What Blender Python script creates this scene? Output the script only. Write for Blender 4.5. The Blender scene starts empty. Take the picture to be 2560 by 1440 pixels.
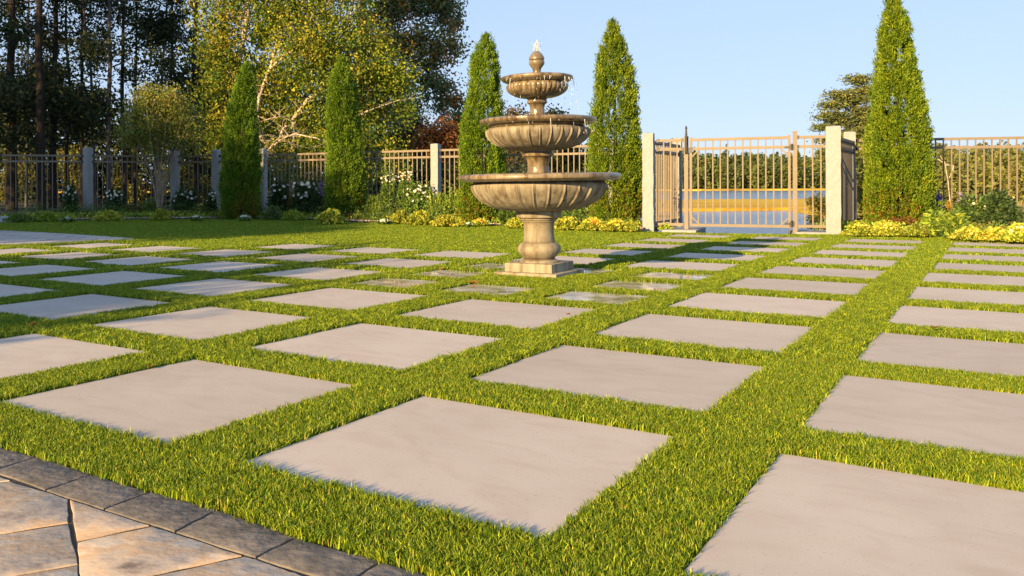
import bpy, math, random
import numpy as np
from mathutils import Vector, Matrix
R = math.radians
C = bpy.context.scene.collection
sc = bpy.context.scene
rng = np.random.default_rng(7)
random.seed(7)

# ------------------------------------------------------------------ camera
H = 0.6555
F = 2160.6; CX = 1280 - 266.1; CY = 466.3; ROLL = -0.0037
YAW = 0.6017
cam = bpy.data.cameras.new('camera'); camo = bpy.data.objects.new('camera', cam); C.objects.link(camo)
cam.sensor_width = 36; cam.lens = 36 * F / 2560
cam.shift_x = 266.1 / 2560; cam.shift_y = -(720 - CY) / 2560
cam.clip_start = 0.05; cam.clip_end = 6000
camo.matrix_world = Matrix.Translation((0, 0, H)) @ Matrix.Rotation(R(90), 4, 'X') @ Matrix.Rotation(ROLL, 4, 'Z')
sc.camera = camo

def ray(px, py):
    x = px - CX; y = py - CY
    c, s = math.cos(ROLL), math.sin(ROLL)
    return (x * c + y * s) / F, -(-x * s + y * c) / F       # X/Y, (Z-H)/Y
def gp(px, py, z=0.0):
    a, b = ray(px, py); Y = (z - H) / b
    return Vector((a * Y, Y, z))
def at(px, py, Y):
    a, b = ray(px, py); return Vector((a * Y, Y, H + b * Y))
def xat(px, Y, py=500): return at(px, py, Y).x

# ------------------------------------------------------------------ light
SUN_EL = 16.0; SUN_AZ = 40.0       # light travels towards (sin AZ, cos AZ)
w = bpy.data.worlds.new('World'); sc.world = w; w.use_nodes = True
nt = w.node_tree; nt.nodes.clear()
o = nt.nodes.new('ShaderNodeOutputWorld'); b = nt.nodes.new('ShaderNodeBackground'); s = nt.nodes.new('ShaderNodeTexSky')
s.sky_type = 'NISHITA'; s.sun_disc = False; s.sun_elevation = R(SUN_EL)
s.sun_rotation = R(180 + SUN_AZ); s.altitude = 0; s.air_density = 1.0; s.dust_density = 0.0; s.ozone_density = 6.0
b.inputs['Strength'].default_value = 0.15
gm = nt.nodes.new('ShaderNodeGamma'); gm.inputs['Gamma'].default_value = 0.25
ti = nt.nodes.new('ShaderNodeVectorMath'); ti.operation = 'MULTIPLY'; ti.inputs[1].default_value = (1.36, 1.49, 1.77)
nt.links.new(s.outputs[0], gm.inputs[0]); nt.links.new(gm.outputs[0], ti.inputs[0])
nt.links.new(ti.outputs[0], b.inputs[0]); nt.links.new(b.outputs[0], o.inputs[0])
sl = bpy.data.lights.new('sun', 'SUN'); sl.energy = 4.9; sl.angle = R(0.5); sl.color = (1.0, 0.67, 0.30)
so = bpy.data.objects.new('sun', sl); C.objects.link(so)
d = Vector((math.sin(R(SUN_AZ)) * math.cos(R(SUN_EL)), math.cos(R(SUN_AZ)) * math.cos(R(SUN_EL)), -math.sin(R(SUN_EL))))
so.rotation_euler = d.to_track_quat('-Z', 'Y').to_euler(); so.location = (-20, -20, 20)
sc.view_settings.view_transform = 'Standard'; sc.view_settings.look = 'None'
sc.view_settings.exposure = 1.30; sc.view_settings.gamma = 1
sc.cycles.max_bounces = 6; sc.cycles.transparent_max_bounces = 8
sc.cycles.use_denoising = True

# ------------------------------------------------------------------ helpers
def tag(o, label=None, cat=None, group=None, kind=None):
    if label: o['label'] = label
    if cat: o['category'] = cat
    if group: o['group'] = group
    if kind: o['kind'] = kind
    return o
def empty(name, loc, label, cat, group=None, rz=0):
    o = bpy.data.objects.new(name, None); C.objects.link(o); o.location = loc; o.rotation_euler = (0, 0, rz)
    o.empty_display_size = 0.1
    return tag(o, label, cat, group)
def link(name, me, m, parent=None):
    o = bpy.data.objects.new(name, me); C.objects.link(o)
    if m and not me.materials: me.materials.append(m)
    if parent: o.parent = parent
    return o
class MB:
    def __init__(s): s.v = []; s.f = []; s.c = []; s.has = False
    def add(s, vs, fs, col=None):
        n = len(s.v); s.v += [tuple(p) for p in vs]; s.f += [tuple(i + n for i in f) for f in fs]
        s.c += [col or (1, 1, 1)] * len(fs); s.has |= col is not None
    def box(s, a, b, rz=0, at=(0, 0, 0), col=None):
        (x0, y0, z0), (x1, y1, z1) = a, b
        c, n = math.cos(rz), math.sin(rz)
        vs = [(at[0] + x * c - y * n, at[1] + x * n + y * c, at[2] + z) for x, y, z in
              [(x0, y0, z0), (x1, y0, z0), (x1, y1, z0), (x0, y1, z0), (x0, y0, z1), (x1, y0, z1), (x1, y1, z1), (x0, y1, z1)]]
        s.add(vs, [(0, 3, 2, 1), (4, 5, 6, 7), (0, 1, 5, 4), (1, 2, 6, 5), (2, 3, 7, 6), (3, 0, 4, 7)], col)
    def prism(s, pts, z0, z1, bev=0.0, col=None):
        pts = [Vector((p[0], p[1])) for p in pts]; n = len(pts)
        area = sum(pts[i].x * pts[(i + 1) % n].y - pts[(i + 1) % n].x * pts[i].y for i in range(n))
        if area < 0: pts.reverse()
        def inset(d):
            out = []
            for i in range(n):
                a, b, c = pts[i - 1], pts[i], pts[(i + 1) % n]
                e1 = (b - a).normalized(); e2 = (c - b).normalized()
                n1 = Vector((-e1.y, e1.x)); n2 = Vector((-e2.y, e2.x)); m = (n1 + n2)
                k = m.length_squared
                out.append(b + m * (2 * d / max(k, .3)) * 1.0 if k > 1e-6 else b + n1 * d)
            return out
        rings = [[(p.x, p.y, z0) for p in pts], [(p.x, p.y, z1 - bev) for p in pts]]
        if bev: rings += [[(p.x, p.y, z1 - bev * .3) for p in inset(bev * .3)], [(p.x, p.y, z1) for p in inset(bev)]]
        vs = sum(rings, []); fs = []
        for k in range(len(rings) - 1):
            for i in range(n): fs.append((k * n + i, k * n + (i + 1) % n, (k + 1) * n + (i + 1) % n, (k + 1) * n + i))
        fs.append(tuple((len(rings) - 1) * n + i for i in range(n)))
        s.add(vs, fs, col)
    def tube(s, pts, rad, n=8, col=None, cap=True):
        pts = [Vector(p) for p in pts]; k = len(pts); vs = []; fs = []
        ref = Vector((0.3, 0.9, 0.2))
        for i, p in enumerate(pts):
            t = (pts[min(i + 1, k - 1)] - pts[max(i - 1, 0)]).normalized()
            a = t.cross(ref)
            if a.length < .1: a = t.cross(Vector((1, 0, 0)))
            a.normalize(); bb = t.cross(a); r = rad[i] if hasattr(rad, '__len__') else rad
            for j in range(n):
                q = 2 * math.pi * j / n; vs.append(p + a * r * math.cos(q) + bb * r * math.sin(q))
        for i in range(k - 1):
            for j in range(n): fs.append((i * n + j, i * n + (j + 1) % n, (i + 1) * n + (j + 1) % n, (i + 1) * n + j))
        if cap: fs.append(tuple((k - 1) * n + j for j in range(n))); fs.append(tuple(reversed(range(n))))
        s.add(vs, fs, col)
    def lathe(s, prof, n=48, mod=None, col=None):
        vs = []; fs = []; k = len(prof)
        for i, (r, z) in enumerate(prof):
            for j in range(n):
                q = 2 * math.pi * j / n; rr = r * (mod(i, q, z) if mod else 1)
                vs.append((rr * math.cos(q), rr * math.sin(q), z))
        for i in range(k - 1):
            for j in range(n): fs.append((i * n + j, i * n + (j + 1) % n, (i + 1) * n + (j + 1) % n, (i + 1) * n + j))
        s.add(vs, fs, col)
    def build(s, name, m, parent=None, smooth=None):
        me = bpy.data.meshes.new(name); me.from_pydata(s.v, [], s.f); me.update()
        if s.has:
            at_ = me.attributes.new('Col', 'FLOAT_COLOR', 'FACE')
            at_.data.foreach_set('color', np.array([list(c) + [1] for c in s.c], dtype=np.float32).ravel())
        if smooth:
            me.polygons.foreach_set('use_smooth', [True] * len(me.polygons))
            try: me.set_sharp_from_angle(angle=R(smooth))
            except Exception: pass
        return link(name, me, m, parent)
def qmesh(name, V, col, k=4):
    """V (N,k,3), col (N,3): loose faces"""
    N = len(V); me = bpy.data.meshes.new(name)
    me.vertices.add(N * k); me.vertices.foreach_set('co', V.astype(np.float32).ravel())
    me.loops.add(N * k); me.loops.foreach_set('vertex_index', np.arange(N * k, dtype=np.int32))
    me.polygons.add(N); me.polygons.foreach_set('loop_start', np.arange(0, N * k, k, dtype=np.int32))
    me.polygons.foreach_set('loop_total', np.full(N, k, dtype=np.int32))
    a = me.attributes.new('Col', 'FLOAT_COLOR', 'FACE')
    a.data.foreach_set('color', np.hstack([col, np.ones((N, 1))]).astype(np.float32).ravel())
    me.update(); me.validate(); return me
def unit(a): return a / np.maximum(np.linalg.norm(a, axis=-1, keepdims=True), 1e-9)
def leaf_quads(P, A, Nn, L, W):
    """P centres, A long axis, Nn normal, L length, W width -> rhombic leaves"""
    A = unit(A); B = unit(np.cross(A, Nn)); L = L[:, None]; W = W[:, None]
    return np.stack([P - A * L / 2, P + B * W / 2 - A * L * .05, P + A * L / 2, P - B * W / 2 - A * L * .05], 1)
def rdir(n): return unit(rng.normal(size=(n, 3)))
def pick(pal, n, jitter=.18, bias=None):
    pal = np.array(pal); idx = rng.integers(0, len(pal), n) if bias is None else bias
    return pal[idx] * (1 + rng.normal(size=(n, 1)) * jitter).clip(.45, 1.7)

# ------------------------------------------------------------------ materials
def mat(name):
    m = bpy.data.materials.new(name); m.use_nodes = True; nt = m.node_tree
    return m, nt, nt.nodes['Principled BSDF'], nt.nodes['Material Output']
def N(nt, t, **k):
    n = nt.nodes.new(t)
    for a, v in k.items():
        if a in n.inputs: n.inputs[a].default_value = v
        else: setattr(n, a, v)
    return n
def ramp(nt, stops):
    r = nt.nodes.new('ShaderNodeValToRGB'); e = r.color_ramp.elements
    while len(e) < len(stops): e.new(0.5)
    for i, (p, c) in enumerate(stops): e[i].position = p; e[i].color = (*c, 1)
    return r
def noisy(name, stops, scale=5, rough=.8, bump=.2, bscale=60, detail=8, dist=0.02, metallic=0, obj=True, spec=.3, scl=(1, 1, 1), rnd=0.0):
    m, nt, p, out = mat(name)
    tc = N(nt, 'ShaderNodeTexCoord'); mp = N(nt, 'ShaderNodeMapping'); mp.inputs['Scale'].default_value = scl
    nt.links.new(tc.outputs['Object' if obj else 'Generated'], mp.inputs[0])
    oi = N(nt, 'ShaderNodeObjectInfo'); ad = N(nt, 'ShaderNodeVectorMath', operation='ADD')
    ml = N(nt, 'ShaderNodeVectorMath', operation='SCALE'); ml.inputs['Scale'].default_value = 37
    cb = N(nt, 'ShaderNodeCombineXYZ')
    for i in range(3): nt.links.new(oi.outputs['Random'], cb.inputs[i])
    nt.links.new(cb.outputs[0], ml.inputs[0]); nt.links.new(mp.outputs[0], ad.inputs[0]); nt.links.new(ml.outputs[0], ad.inputs[1])
    n1 = N(nt, 'ShaderNodeTexNoise'); n1.inputs['Scale'].default_value = scale; n1.inputs['Detail'].default_value = detail
    n1.inputs['Roughness'].default_value = .6
    nt.links.new(ad.outputs[0], n1.inputs['Vector'])
    r = ramp(nt, stops); nt.links.new(n1.outputs['Fac'], r.inputs[0])
    col = r.outputs[0]
    if rnd:
        hs = N(nt, 'ShaderNodeHueSaturation'); mr = N(nt, 'ShaderNodeMapRange')
        mr.inputs['To Min'].default_value = 1 - rnd; mr.inputs['To Max'].default_value = 1 + rnd
        nt.links.new(oi.outputs['Random'], mr.inputs[0]); nt.links.new(mr.outputs[0], hs.inputs['Value']); nt.links.new(col, hs.inputs['Color'])
        col = hs.outputs[0]
    nt.links.new(col, p.inputs['Base Color'])
    p.inputs['Roughness'].default_value = rough; p.inputs['Metallic'].default_value = metallic
    p.inputs['Specular IOR Level'].default_value = spec
    n2 = N(nt, 'ShaderNodeTexNoise'); n2.inputs['Scale'].default_value = bscale; n2.inputs['Detail'].default_value = 6
    nt.links.new(ad.outputs[0], n2.inputs['Vector'])
    bp = N(nt, 'ShaderNodeBump'); bp.inputs['Strength'].default_value = bump; bp.inputs['Distance'].default_value = dist
    nt.links.new(n2.outputs['Fac'], bp.inputs['Height']); nt.links.new(bp.outputs[0], p.inputs['Normal'])
    return m
def leafmat(name, tint=(1, 1, 1), trans=.35, rough=.6, rnd=0.15, spec=.25):
    m, nt, p, out = mat(name)
    a = N(nt, 'ShaderNodeAttribute', attribute_name='Col')
    mx = N(nt, 'ShaderNodeMix', data_type='RGBA', blend_type='MULTIPLY'); mx.inputs['Factor'].default_value = 1
    nt.links.new(a.outputs['Color'], mx.inputs['A']); mx.inputs['B'].default_value = (*tint, 1)
    oi = N(nt, 'ShaderNodeObjectInfo'); hs = N(nt, 'ShaderNodeHueSaturation'); mr = N(nt, 'ShaderNodeMapRange')
    mr.inputs['To Min'].default_value = 1 - rnd; mr.inputs['To Max'].default_value = 1 + rnd
    nt.links.new(oi.outputs['Random'], mr.inputs[0]); nt.links.new(mr.outputs[0], hs.inputs['Value'])
    nt.links.new(mx.outputs['Result'], hs.inputs['Color'])
    nt.links.new(hs.outputs[0], p.inputs['Base Color']); p.inputs['Roughness'].default_value = rough
    p.inputs['Specular IOR Level'].default_value = spec
    t = N(nt, 'ShaderNodeBsdfTranslucent'); nt.links.new(hs.outputs[0], t.inputs['Color'])
    ms = N(nt, 'ShaderNodeMixShader'); ms.inputs[0].default_value = trans
    nt.links.new(p.outputs[0], ms.inputs[1]); nt.links.new(t.outputs[0], ms.inputs[2]); nt.links.new(ms.outputs[0], out.inputs[0])
    return m
M = {}
M['slab'] = noisy('slab_stone', [(.3, (.43, .385, .345)), (.5, (.465, .42, .38)), (.72, (.495, .45, .41))], scale=2.2, rough=.8, bump=.06, bscale=140, dist=.003, rnd=.10, scl=(1, 1.2, 1))
M['dark_paver'] = noisy('dark_paver', [(.3, (.085, .078, .072)), (.5, (.13, .12, .112)), (.75, (.21, .19, .175))], scale=22, rough=.8, bump=.7, bscale=50, dist=.008, rnd=.1)
M['tan_paver'] = noisy('tan_paver', [(.26, (.16, .13, .11)), (.36, (.38, .31, .25)), (.46, (.50, .41, .32)), (.54, (.50, .35, .22)), (.62, (.56, .47, .37)), (.78, (.62, .55, .46))], scale=8, rough=.85, bump=.45, bscale=40, detail=12, dist=.005, rnd=.08, scl=(1, 1.2, 1))
M['joint'] = noisy('joint_sand', [(.3, (.03, .026, .022)), (.7, (.07, .06, .05))], scale=60, bump=.5, bscale=200, dist=.004)
M['granite'] = noisy('granite', [(.25, (.26, .275, .285)), (.5, (.31, .325, .335)), (.75, (.355, .37, .375))], scale=30, rough=.85, bump=.5, bscale=16, dist=.008)
M['bronze'] = noisy('bronze_paint', [(.3, (.19, .16, .12)), (.7, (.225, .19, .145))], scale=8, rough=.5, bump=.05, bscale=40, dist=.002, spec=.25)
M['black'] = noisy('black_metal', [(.3, (.015, .015, .016)), (.7, (.03, .03, .032))], scale=8, rough=.4, bump=.1, spec=.5)
M['edging'] = noisy('edging_black', [(.3, (.012, .012, .012)), (.7, (.025, .024, .023))], scale=20, rough=.6, bump=.1)
M['mulch'] = noisy('mulch', [(.3, (.05, .035, .025)), (.5, (.10, .075, .055)), (.7, (.2, .16, .13))], scale=30, rough=.95, bump=1, bscale=45, dist=.02)
M['pebble'] = leafmat('pebble', trans=0, rough=.7, rnd=.3)
M['soil'] = noisy('soil_grass', [(.3, (.018, .02, .008)), (.5, (.035, .036, .012)), (.7, (.06, .05, .02))], scale=.6, rough=1, bump=.6, bscale=6, dist=.1)
M['turfbase'] = noisy('turf_base', [(.3, (.045, .08, .008)), (.5, (.06, .105, .010)), (.7, (.09, .14, .015))], scale=30, rough=1, bump=.8, bscale=200, dist=.02)
M['bark_dark'] = noisy('bark_dark', [(.3, (.018, .014, .011)), (.5, (.035, .027, .021)), (.7, (.07, .055, .045))], scale=9, rough=.95, bump=1, bscale=20, dist=.04, scl=(3, 3, .5))
M['bark_grey'] = noisy('bark_grey', [(.3, (.05, .043, .037)), (.5, (.10, .09, .08)), (.7, (.17, .155, .14))], scale=8, rough=.9, bump=.7, bscale=20, dist=.02, scl=(3, 3, .6))
M['bark_birch'] = noisy('bark_birch', [(.32, (.06, .045, .035)), (.42, (.42, .34, .27)), (.7, (.62, .53, .44))], scale=5, rough=.7, bump=.4, bscale=20, dist=.01, scl=(1, 1, 5))
M['stem'] = noisy('stem', [(.3, (.26, .20, .14)), (.7, (.42, .34, .26))], scale=10, rough=.8, bump=.3)
M['leaf'] = leafmat('leaf', trans=.38, rough=.5)
M['conifer'] = leafmat('conifer_leaf', trans=.22, rough=.6, rnd=.06)
M['dull_leaf'] = leafmat('dull_leaf', trans=.25, rough=.7)
M['petal'] = leafmat('petal', trans=.3, rough=.6, rnd=.05)
M['blade'] = leafmat('grass_blade', trans=.28, rough=.5, rnd=.25, spec=.3)

# slab: faint veins and specks on top of the base tone
def slab_detail(m):
    nt = m.node_tree; p = nt.nodes['Principled BSDF']; src = p.inputs['Base Color'].links[0].from_socket
    tc = [n for n in nt.nodes if n.type == 'TEX_COORD'][0]
    ad = [n for n in nt.nodes if n.type == 'VECT_MATH' and n.operation == 'ADD'][0]
    n = N(nt, 'ShaderNodeTexNoise'); n.inputs['Scale'].default_value = 160; n.inputs['Detail'].default_value = 3
    nt.links.new(ad.outputs[0], n.inputs['Vector'])
    r = ramp(nt, [(.27, (.55, .50, .45)), (.36, (1, 1, 1)), (.70, (1, 1, 1)), (.76, (1.25, 1.22, 1.18))]); nt.links.new(n.outputs['Fac'], r.inputs[0])
    mx = N(nt, 'ShaderNodeMix', data_type='RGBA', blend_type='MULTIPLY'); mx.inputs['Factor'].default_value = .55
    nt.links.new(src, mx.inputs['A']); nt.links.new(r.outputs[0], mx.inputs['B'])
    n3 = N(nt, 'ShaderNodeTexNoise'); n3.inputs['Scale'].default_value = 9; n3.inputs['Detail'].default_value = 10; n3.inputs['Distortion'].default_value = 1.5
    mp = N(nt, 'ShaderNodeMapping'); mp.inputs['Scale'].default_value = (.5, .8, 1); nt.links.new(ad.outputs[0], mp.inputs[0]); nt.links.new(mp.outputs[0], n3.inputs['Vector'])
    r3 = ramp(nt, [(.3, (.90, .86, .83)), (.55, (1, 1, 1)), (.8, (1.0, .99, .97))]); nt.links.new(n3.outputs['Fac'], r3.inputs[0])
    mx2 = N(nt, 'ShaderNodeMix', data_type='RGBA', blend_type='MULTIPLY'); mx2.inputs['Factor'].default_value = .7
    nt.links.new(mx.outputs['Result'], mx2.inputs['A']); nt.links.new(r3.outputs[0], mx2.inputs['B'])
    nt.links.new(mx2.outputs['Result'], p.inputs['Base Color'])
slab_detail(M['slab'])

def wet_tile_mat():
    m, nt, p, out = mat('wet_tile')
    tc = N(nt, 'ShaderNodeTexCoord'); n = N(nt, 'ShaderNodeTexNoise'); n.inputs['Scale'].default_value = 9; n.inputs['Detail'].default_value = 8
    oi = N(nt, 'ShaderNodeObjectInfo'); ad = N(nt, 'ShaderNodeVectorMath', operation='ADD'); sc_ = N(nt, 'ShaderNodeVectorMath', operation='SCALE'); sc_.inputs['Scale'].default_value = 1
    nt.links.new(oi.outputs['Location'], sc_.inputs[0]); nt.links.new(tc.outputs['Object'], ad.inputs[0]); nt.links.new(sc_.outputs[0], ad.inputs[1])
    nt.links.new(ad.outputs[0], n.inputs['Vector'])
    r = ramp(nt, [(.3, (.22, .21, .13)), (.45, (.36, .33, .24)), (.55, (.50, .45, .38)), (.7, (.62, .56, .50))]); nt.links.new(n.outputs['Fac'], r.inputs[0])
    nt.links.new(r.outputs[0], p.inputs['Base Color'])
    n2 = N(nt, 'ShaderNodeTexNoise'); n2.inputs['Scale'].default_value = 5; nt.links.new(ad.outputs[0], n2.inputs['Vector'])
    r2 = ramp(nt, [(.42, (.02, .02, .02)), (.6, (.3, .3, .3))]); nt.links.new(n2.outputs['Fac'], r2.inputs[0]); nt.links.new(r2.outputs[0], p.inputs['Roughness'])
    p.inputs['Specular IOR Level'].default_value = .8
    n3 = N(nt, 'ShaderNodeTexNoise'); n3.inputs['Scale'].default_value = 30; nt.links.new(ad.outputs[0], n3.inputs['Vector'])
    bp = N(nt, 'ShaderNodeBump'); bp.inputs['Strength'].default_value = .05; bp.inputs['Distance'].default_value = .003
    nt.links.new(n3.outputs['Fac'], bp.inputs['Height']); nt.links.new(bp.outputs[0], p.inputs['Normal'])
    return m
M['wet'] = wet_tile_mat()
def cast_stone(name, wet, k=1.0):
    m, nt, p, out = mat(name)
    tc = N(nt, 'ShaderNodeTexCoord'); n = N(nt, 'ShaderNodeTexNoise'); n.inputs['Scale'].default_value = 7; n.inputs['Detail'].default_value = 9; n.inputs['Roughness'].default_value = .65
    nt.links.new(tc.outputs['Object'], n.inputs['Vector'])
    if wet: st = [(.3, (.10, .078, .045)), (.48, (.18, .142, .085)), (.62, (.26, .21, .13)), (.8, (.33, .285, .19))]
    else: st = [(.28, (.19, .155, .10)), (.42, (.29, .255, .185)), (.6, (.36, .33, .25)), (.8, (.41, .385, .30))]
    st = [(p_, tuple(c_ * k for c_ in q_)) for p_, q_ in st]
    r = ramp(nt, st); nt.links.new(n.outputs['Fac'], r.inputs[0])
    # vertical water streaks
    mp = N(nt, 'ShaderNodeMapping'); mp.inputs['Scale'].default_value = (9, 9, .9); nt.links.new(tc.outputs['Object'], mp.inputs[0])
    n2 = N(nt, 'ShaderNodeTexNoise'); n2.inputs['Scale'].default_value = 2.5; n2.inputs['Detail'].default_value = 6; nt.links.new(mp.outputs[0], n2.inputs['Vector'])
    r2 = ramp(nt, [(.36, (.36, .29, .22)), (.54, (1, 1, 1))]); nt.links.new(n2.outputs['Fac'], r2.inputs[0])
    mx = N(nt, 'ShaderNodeMix', data_type='RGBA', blend_type='MULTIPLY'); mx.inputs['Factor'].default_value = .85 if wet else .65
    nt.links.new(r.outputs[0], mx.inputs['A']); nt.links.new(r2.outputs[0], mx.inputs['B'])
    # darker brown in the concave creases
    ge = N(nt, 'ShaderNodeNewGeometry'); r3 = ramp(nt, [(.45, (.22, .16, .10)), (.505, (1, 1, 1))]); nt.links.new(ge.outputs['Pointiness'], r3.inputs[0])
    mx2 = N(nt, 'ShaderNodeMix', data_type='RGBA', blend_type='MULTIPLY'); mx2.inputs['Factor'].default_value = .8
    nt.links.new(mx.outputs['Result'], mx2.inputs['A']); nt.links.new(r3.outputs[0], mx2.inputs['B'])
    nt.links.new(mx2.outputs['Result'], p.inputs['Base Color'])
    p.inputs['Roughness'].default_value = .3 if wet else .7
    if wet:
        rr = ramp(nt, [(.4, (.12, .12, .12)), (.6, (.5, .5, .5))]); nt.links.new(n2.outputs['Fac'], rr.inputs[0]); nt.links.new(rr.outputs[0], p.inputs['Roughness'])
        p.inputs['Coat Weight'].default_value = .3; p.inputs['Coat Roughness'].default_value = .1
    n4 = N(nt, 'ShaderNodeTexNoise'); n4.inputs['Scale'].default_value = 60; n4.inputs['Detail'].default_value = 6; nt.links.new(tc.outputs['Object'], n4.inputs['Vector'])
    bp = N(nt, 'ShaderNodeBump'); bp.inputs['Strength'].default_value = .35; bp.inputs['Distance'].default_value = .006
    nt.links.new(n4.outputs['Fac'], bp.inputs['Height']); nt.links.new(bp.outputs[0], p.inputs['Normal'])
    return m
M['stone_dry'] = cast_stone('cast_stone_dry', False, .86); M['stone_wet'] = cast_stone('cast_stone_wet', True)
def water_mat(name, col, rough, scl, strength, dist):
    m, nt, p, out = mat(name)
    p.inputs['Base Color'].default_value = (*col, 1); p.inputs['Roughness'].default_value = rough; p.inputs['IOR'].default_value = 1.33
    tc = N(nt, 'ShaderNodeTexCoord'); mp = N(nt, 'ShaderNodeMapping'); mp.inputs['Scale'].default_value = scl
    n = N(nt, 'ShaderNodeTexNoise'); n.inputs['Scale'].default_value = 1; n.inputs['Detail'].default_value = 5
    nt.links.new(tc.outputs['Object'], mp.inputs[0]); nt.links.new(mp.outputs[0], n.inputs['Vector'])
    bp = N(nt, 'ShaderNodeBump'); bp.inputs['Strength'].default_value = strength; bp.inputs['Distance'].default_value = dist
    nt.links.new(n.outputs['Fac'], bp.inputs['Height']); nt.links.new(bp.outputs[0], p.inputs['Normal'])
    return m
M['river'] = water_mat('river_water', (.035, .075, .15), .15, (.4, 1.6, 1), .5, .25)
M['basin_water'] = water_mat('basin_water', (.09, .08, .05), .05, (12, 12, 1), .5, .02)
m, nt, p, out = mat('droplets'); p.inputs['Base Color'].default_value = (.9, .93, .96, 1); p.inputs['Roughness'].default_value = .08
p.inputs['Transmission Weight'].default_value = .55; p.inputs['IOR'].default_value = 1.33; M['drop'] = m
M['marsh'] = noisy('marsh_grass', [(.3, (.30, .17, .02)), (.45, (.50, .31, .02)), (.6, (.60, .42, .04)), (.75, (.36, .32, .05))], scale=.12, rough=1, bump=.8, bscale=3, dist=.3, scl=(.3, 1.5, 1))

# ------------------------------------------------------------------ layout numbers
S = 0.8; P = 1.3078 * .8; U0 = -1.8639 * .8; V0 = 2.8271 * .8
cu, su = math.cos(YAW), math.sin(YAW)
def uv(u, v, z=0): return Vector((u * cu + v * su, -u * su + v * cu, z))
def inv(X, Y): return X * cu - Y * su, X * su + Y * cu
WU, WV, WS, WP = -4.5438 * .8, 6.3076 * .8, .647 * .8, .8952 * .8

ZB = 0.045     # bed level
# fence line (X, Y) from pixel column and depth
def fx(px, Y): return (xat(px, Y), Y)
bed_front_px = [(-420, 566), (-200, 561), (0, 557), (160, 553), (300, 551), (500, 549), (640, 549), (760, 551), (880, 557), (1090, 561), (1300, 568), (1500, 574), (1612, 579)]
bed_front = [gp(*p) for p in bed_front_px]
rbed_front_px = [(2112, 588), (2250, 590), (2380, 593), (2560, 598), (2800, 603), (3100, 607)]
rbed_front = [gp(*p) for p in rbed_front_px]
def poly_in(px, py, poly):
    x = np.asarray(px); y = np.asarray(py); ins = np.zeros(x.shape, bool); n = len(poly)
    for i in range(n):
        x1, y1 = poly[i][0], poly[i][1]; x2, y2 = poly[(i + 1) % n][0], poly[(i + 1) % n][1]
        c = ((y1 > y) != (y2 > y)) & (x < (x2 - x1) * (y - y1) / ((y2 - y1) or 1e-9) + x1); ins ^= c
    return ins

# ------------------------------------------------------------------ terrain
def edgeY(X):
    return np.interp(X, [-200, -60, -20, -6, 0, 2.2, 3.1, 3.75, 3.85, 5.75, 5.85, 6.6, 7.2, 40, 400], [70, 60, 42, 30, 20.5, 17.0, 14.6, 14.5, 12.15, 11.5, 12.8, 13.0, 13.3, 17, 40])
def zground(X, Y):
    t = (Y - edgeY(X)); t = np.clip(t / 4.0, 0, 1); k = t * t * (3 - 2 * t)
    z = -0.03 - 2.9 * np.clip(t * 1.6, 0, 1) ** .7
    far = np.clip((Y - 430) / 90, 0, 1)
    z = z + far * 2.2
    wood = np.clip((-X - 6) / 10, 0, 1) * np.clip((140 - Y) / 30, 0, 1)
    return np.where(Y < 400, z * (1 - wood) + (-0.03) * wood, z)
xs = np.unique(np.concatenate([np.linspace(-1500, -60, 20), np.linspace(-60, 0, 40), np.linspace(0, 9, 120), np.linspace(9, 60, 50), np.linspace(60, 2500, 40)]))
ys = np.unique(np.concatenate([np.linspace(-300, -10, 12), np.linspace(-10, 9, 12), np.linspace(9, 20, 130), np.linspace(20, 80, 60), np.linspace(80, 600, 60), np.linspace(600, 5000, 20)]))
XX, YY = np.meshgrid(xs, ys); ZZ = zground(XX, YY)
g = bpy.data.meshes.new('ground'); nx, ny = len(xs), len(ys)
V = np.stack([XX, YY, ZZ], -1).reshape(-1, 3)
idx = np.arange(nx * ny).reshape(ny, nx)
Fq = np.stack([idx[:-1, :-1], idx[:-1, 1:], idx[1:, 1:], idx[1:, :-1]], -1).reshape(-1, 4)
g.from_pydata(V.tolist(), [], Fq.tolist()); g.update(); g.polygons.foreach_set('use_smooth', [True] * len(g.polygons))
tag(link('ground', g, M['soil']), kind='structure')
mb = MB(); mb.add([(-900, 12, -2), (2200, 12, -2), (2200, 520, -2), (-900, 520, -2)], [(0, 1, 2, 3)]); tag(mb.build('river', M['river']), kind='structure')
# marsh flats
def flat(name, pts, z, th, m):
    mb = MB(); mb.prism(pts, z - th, z, 0); return tag(mb.build(name, m), kind='structure')
def wavy(y, x0, x1, n, amp):
    return [(x, y + amp * (math.sin(x * .07 + y) + .5 * math.sin(x * .21 + 2 * y))) for x in np.linspace(x0, x1, n)]
flat('marsh', wavy(91, -60, 330, 60, 2.0) + wavy(152, 330, -60, 60, 6), -1.72, .6, M['marsh'])
flat('far_marsh', wavy(428, -500, 1400, 60, 8) + [(1500, 560), (-600, 560)], -1.3, 1.2, M['marsh'])

# ------------------------------------------------------------------ lawn sheet
lawn_poly = [(-16, -4), (14, -4), (14, rbed_front[-1].y)] + [(p.x, p.y) for p in reversed(rbed_front)] + [gp(2075, 589).to_tuple()[:2], gp(1985, 588).to_tuple()[:2], gp(1790, 586).to_tuple()[:2], gp(1640, 582).to_tuple()[:2]] + [(p.x, p.y) for p in reversed(bed_front)]
mb = MB(); mb.prism(lawn_poly, -.05, -.008, 0); tag(mb.build('lawn', M['turfbase']), kind='structure')

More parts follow.
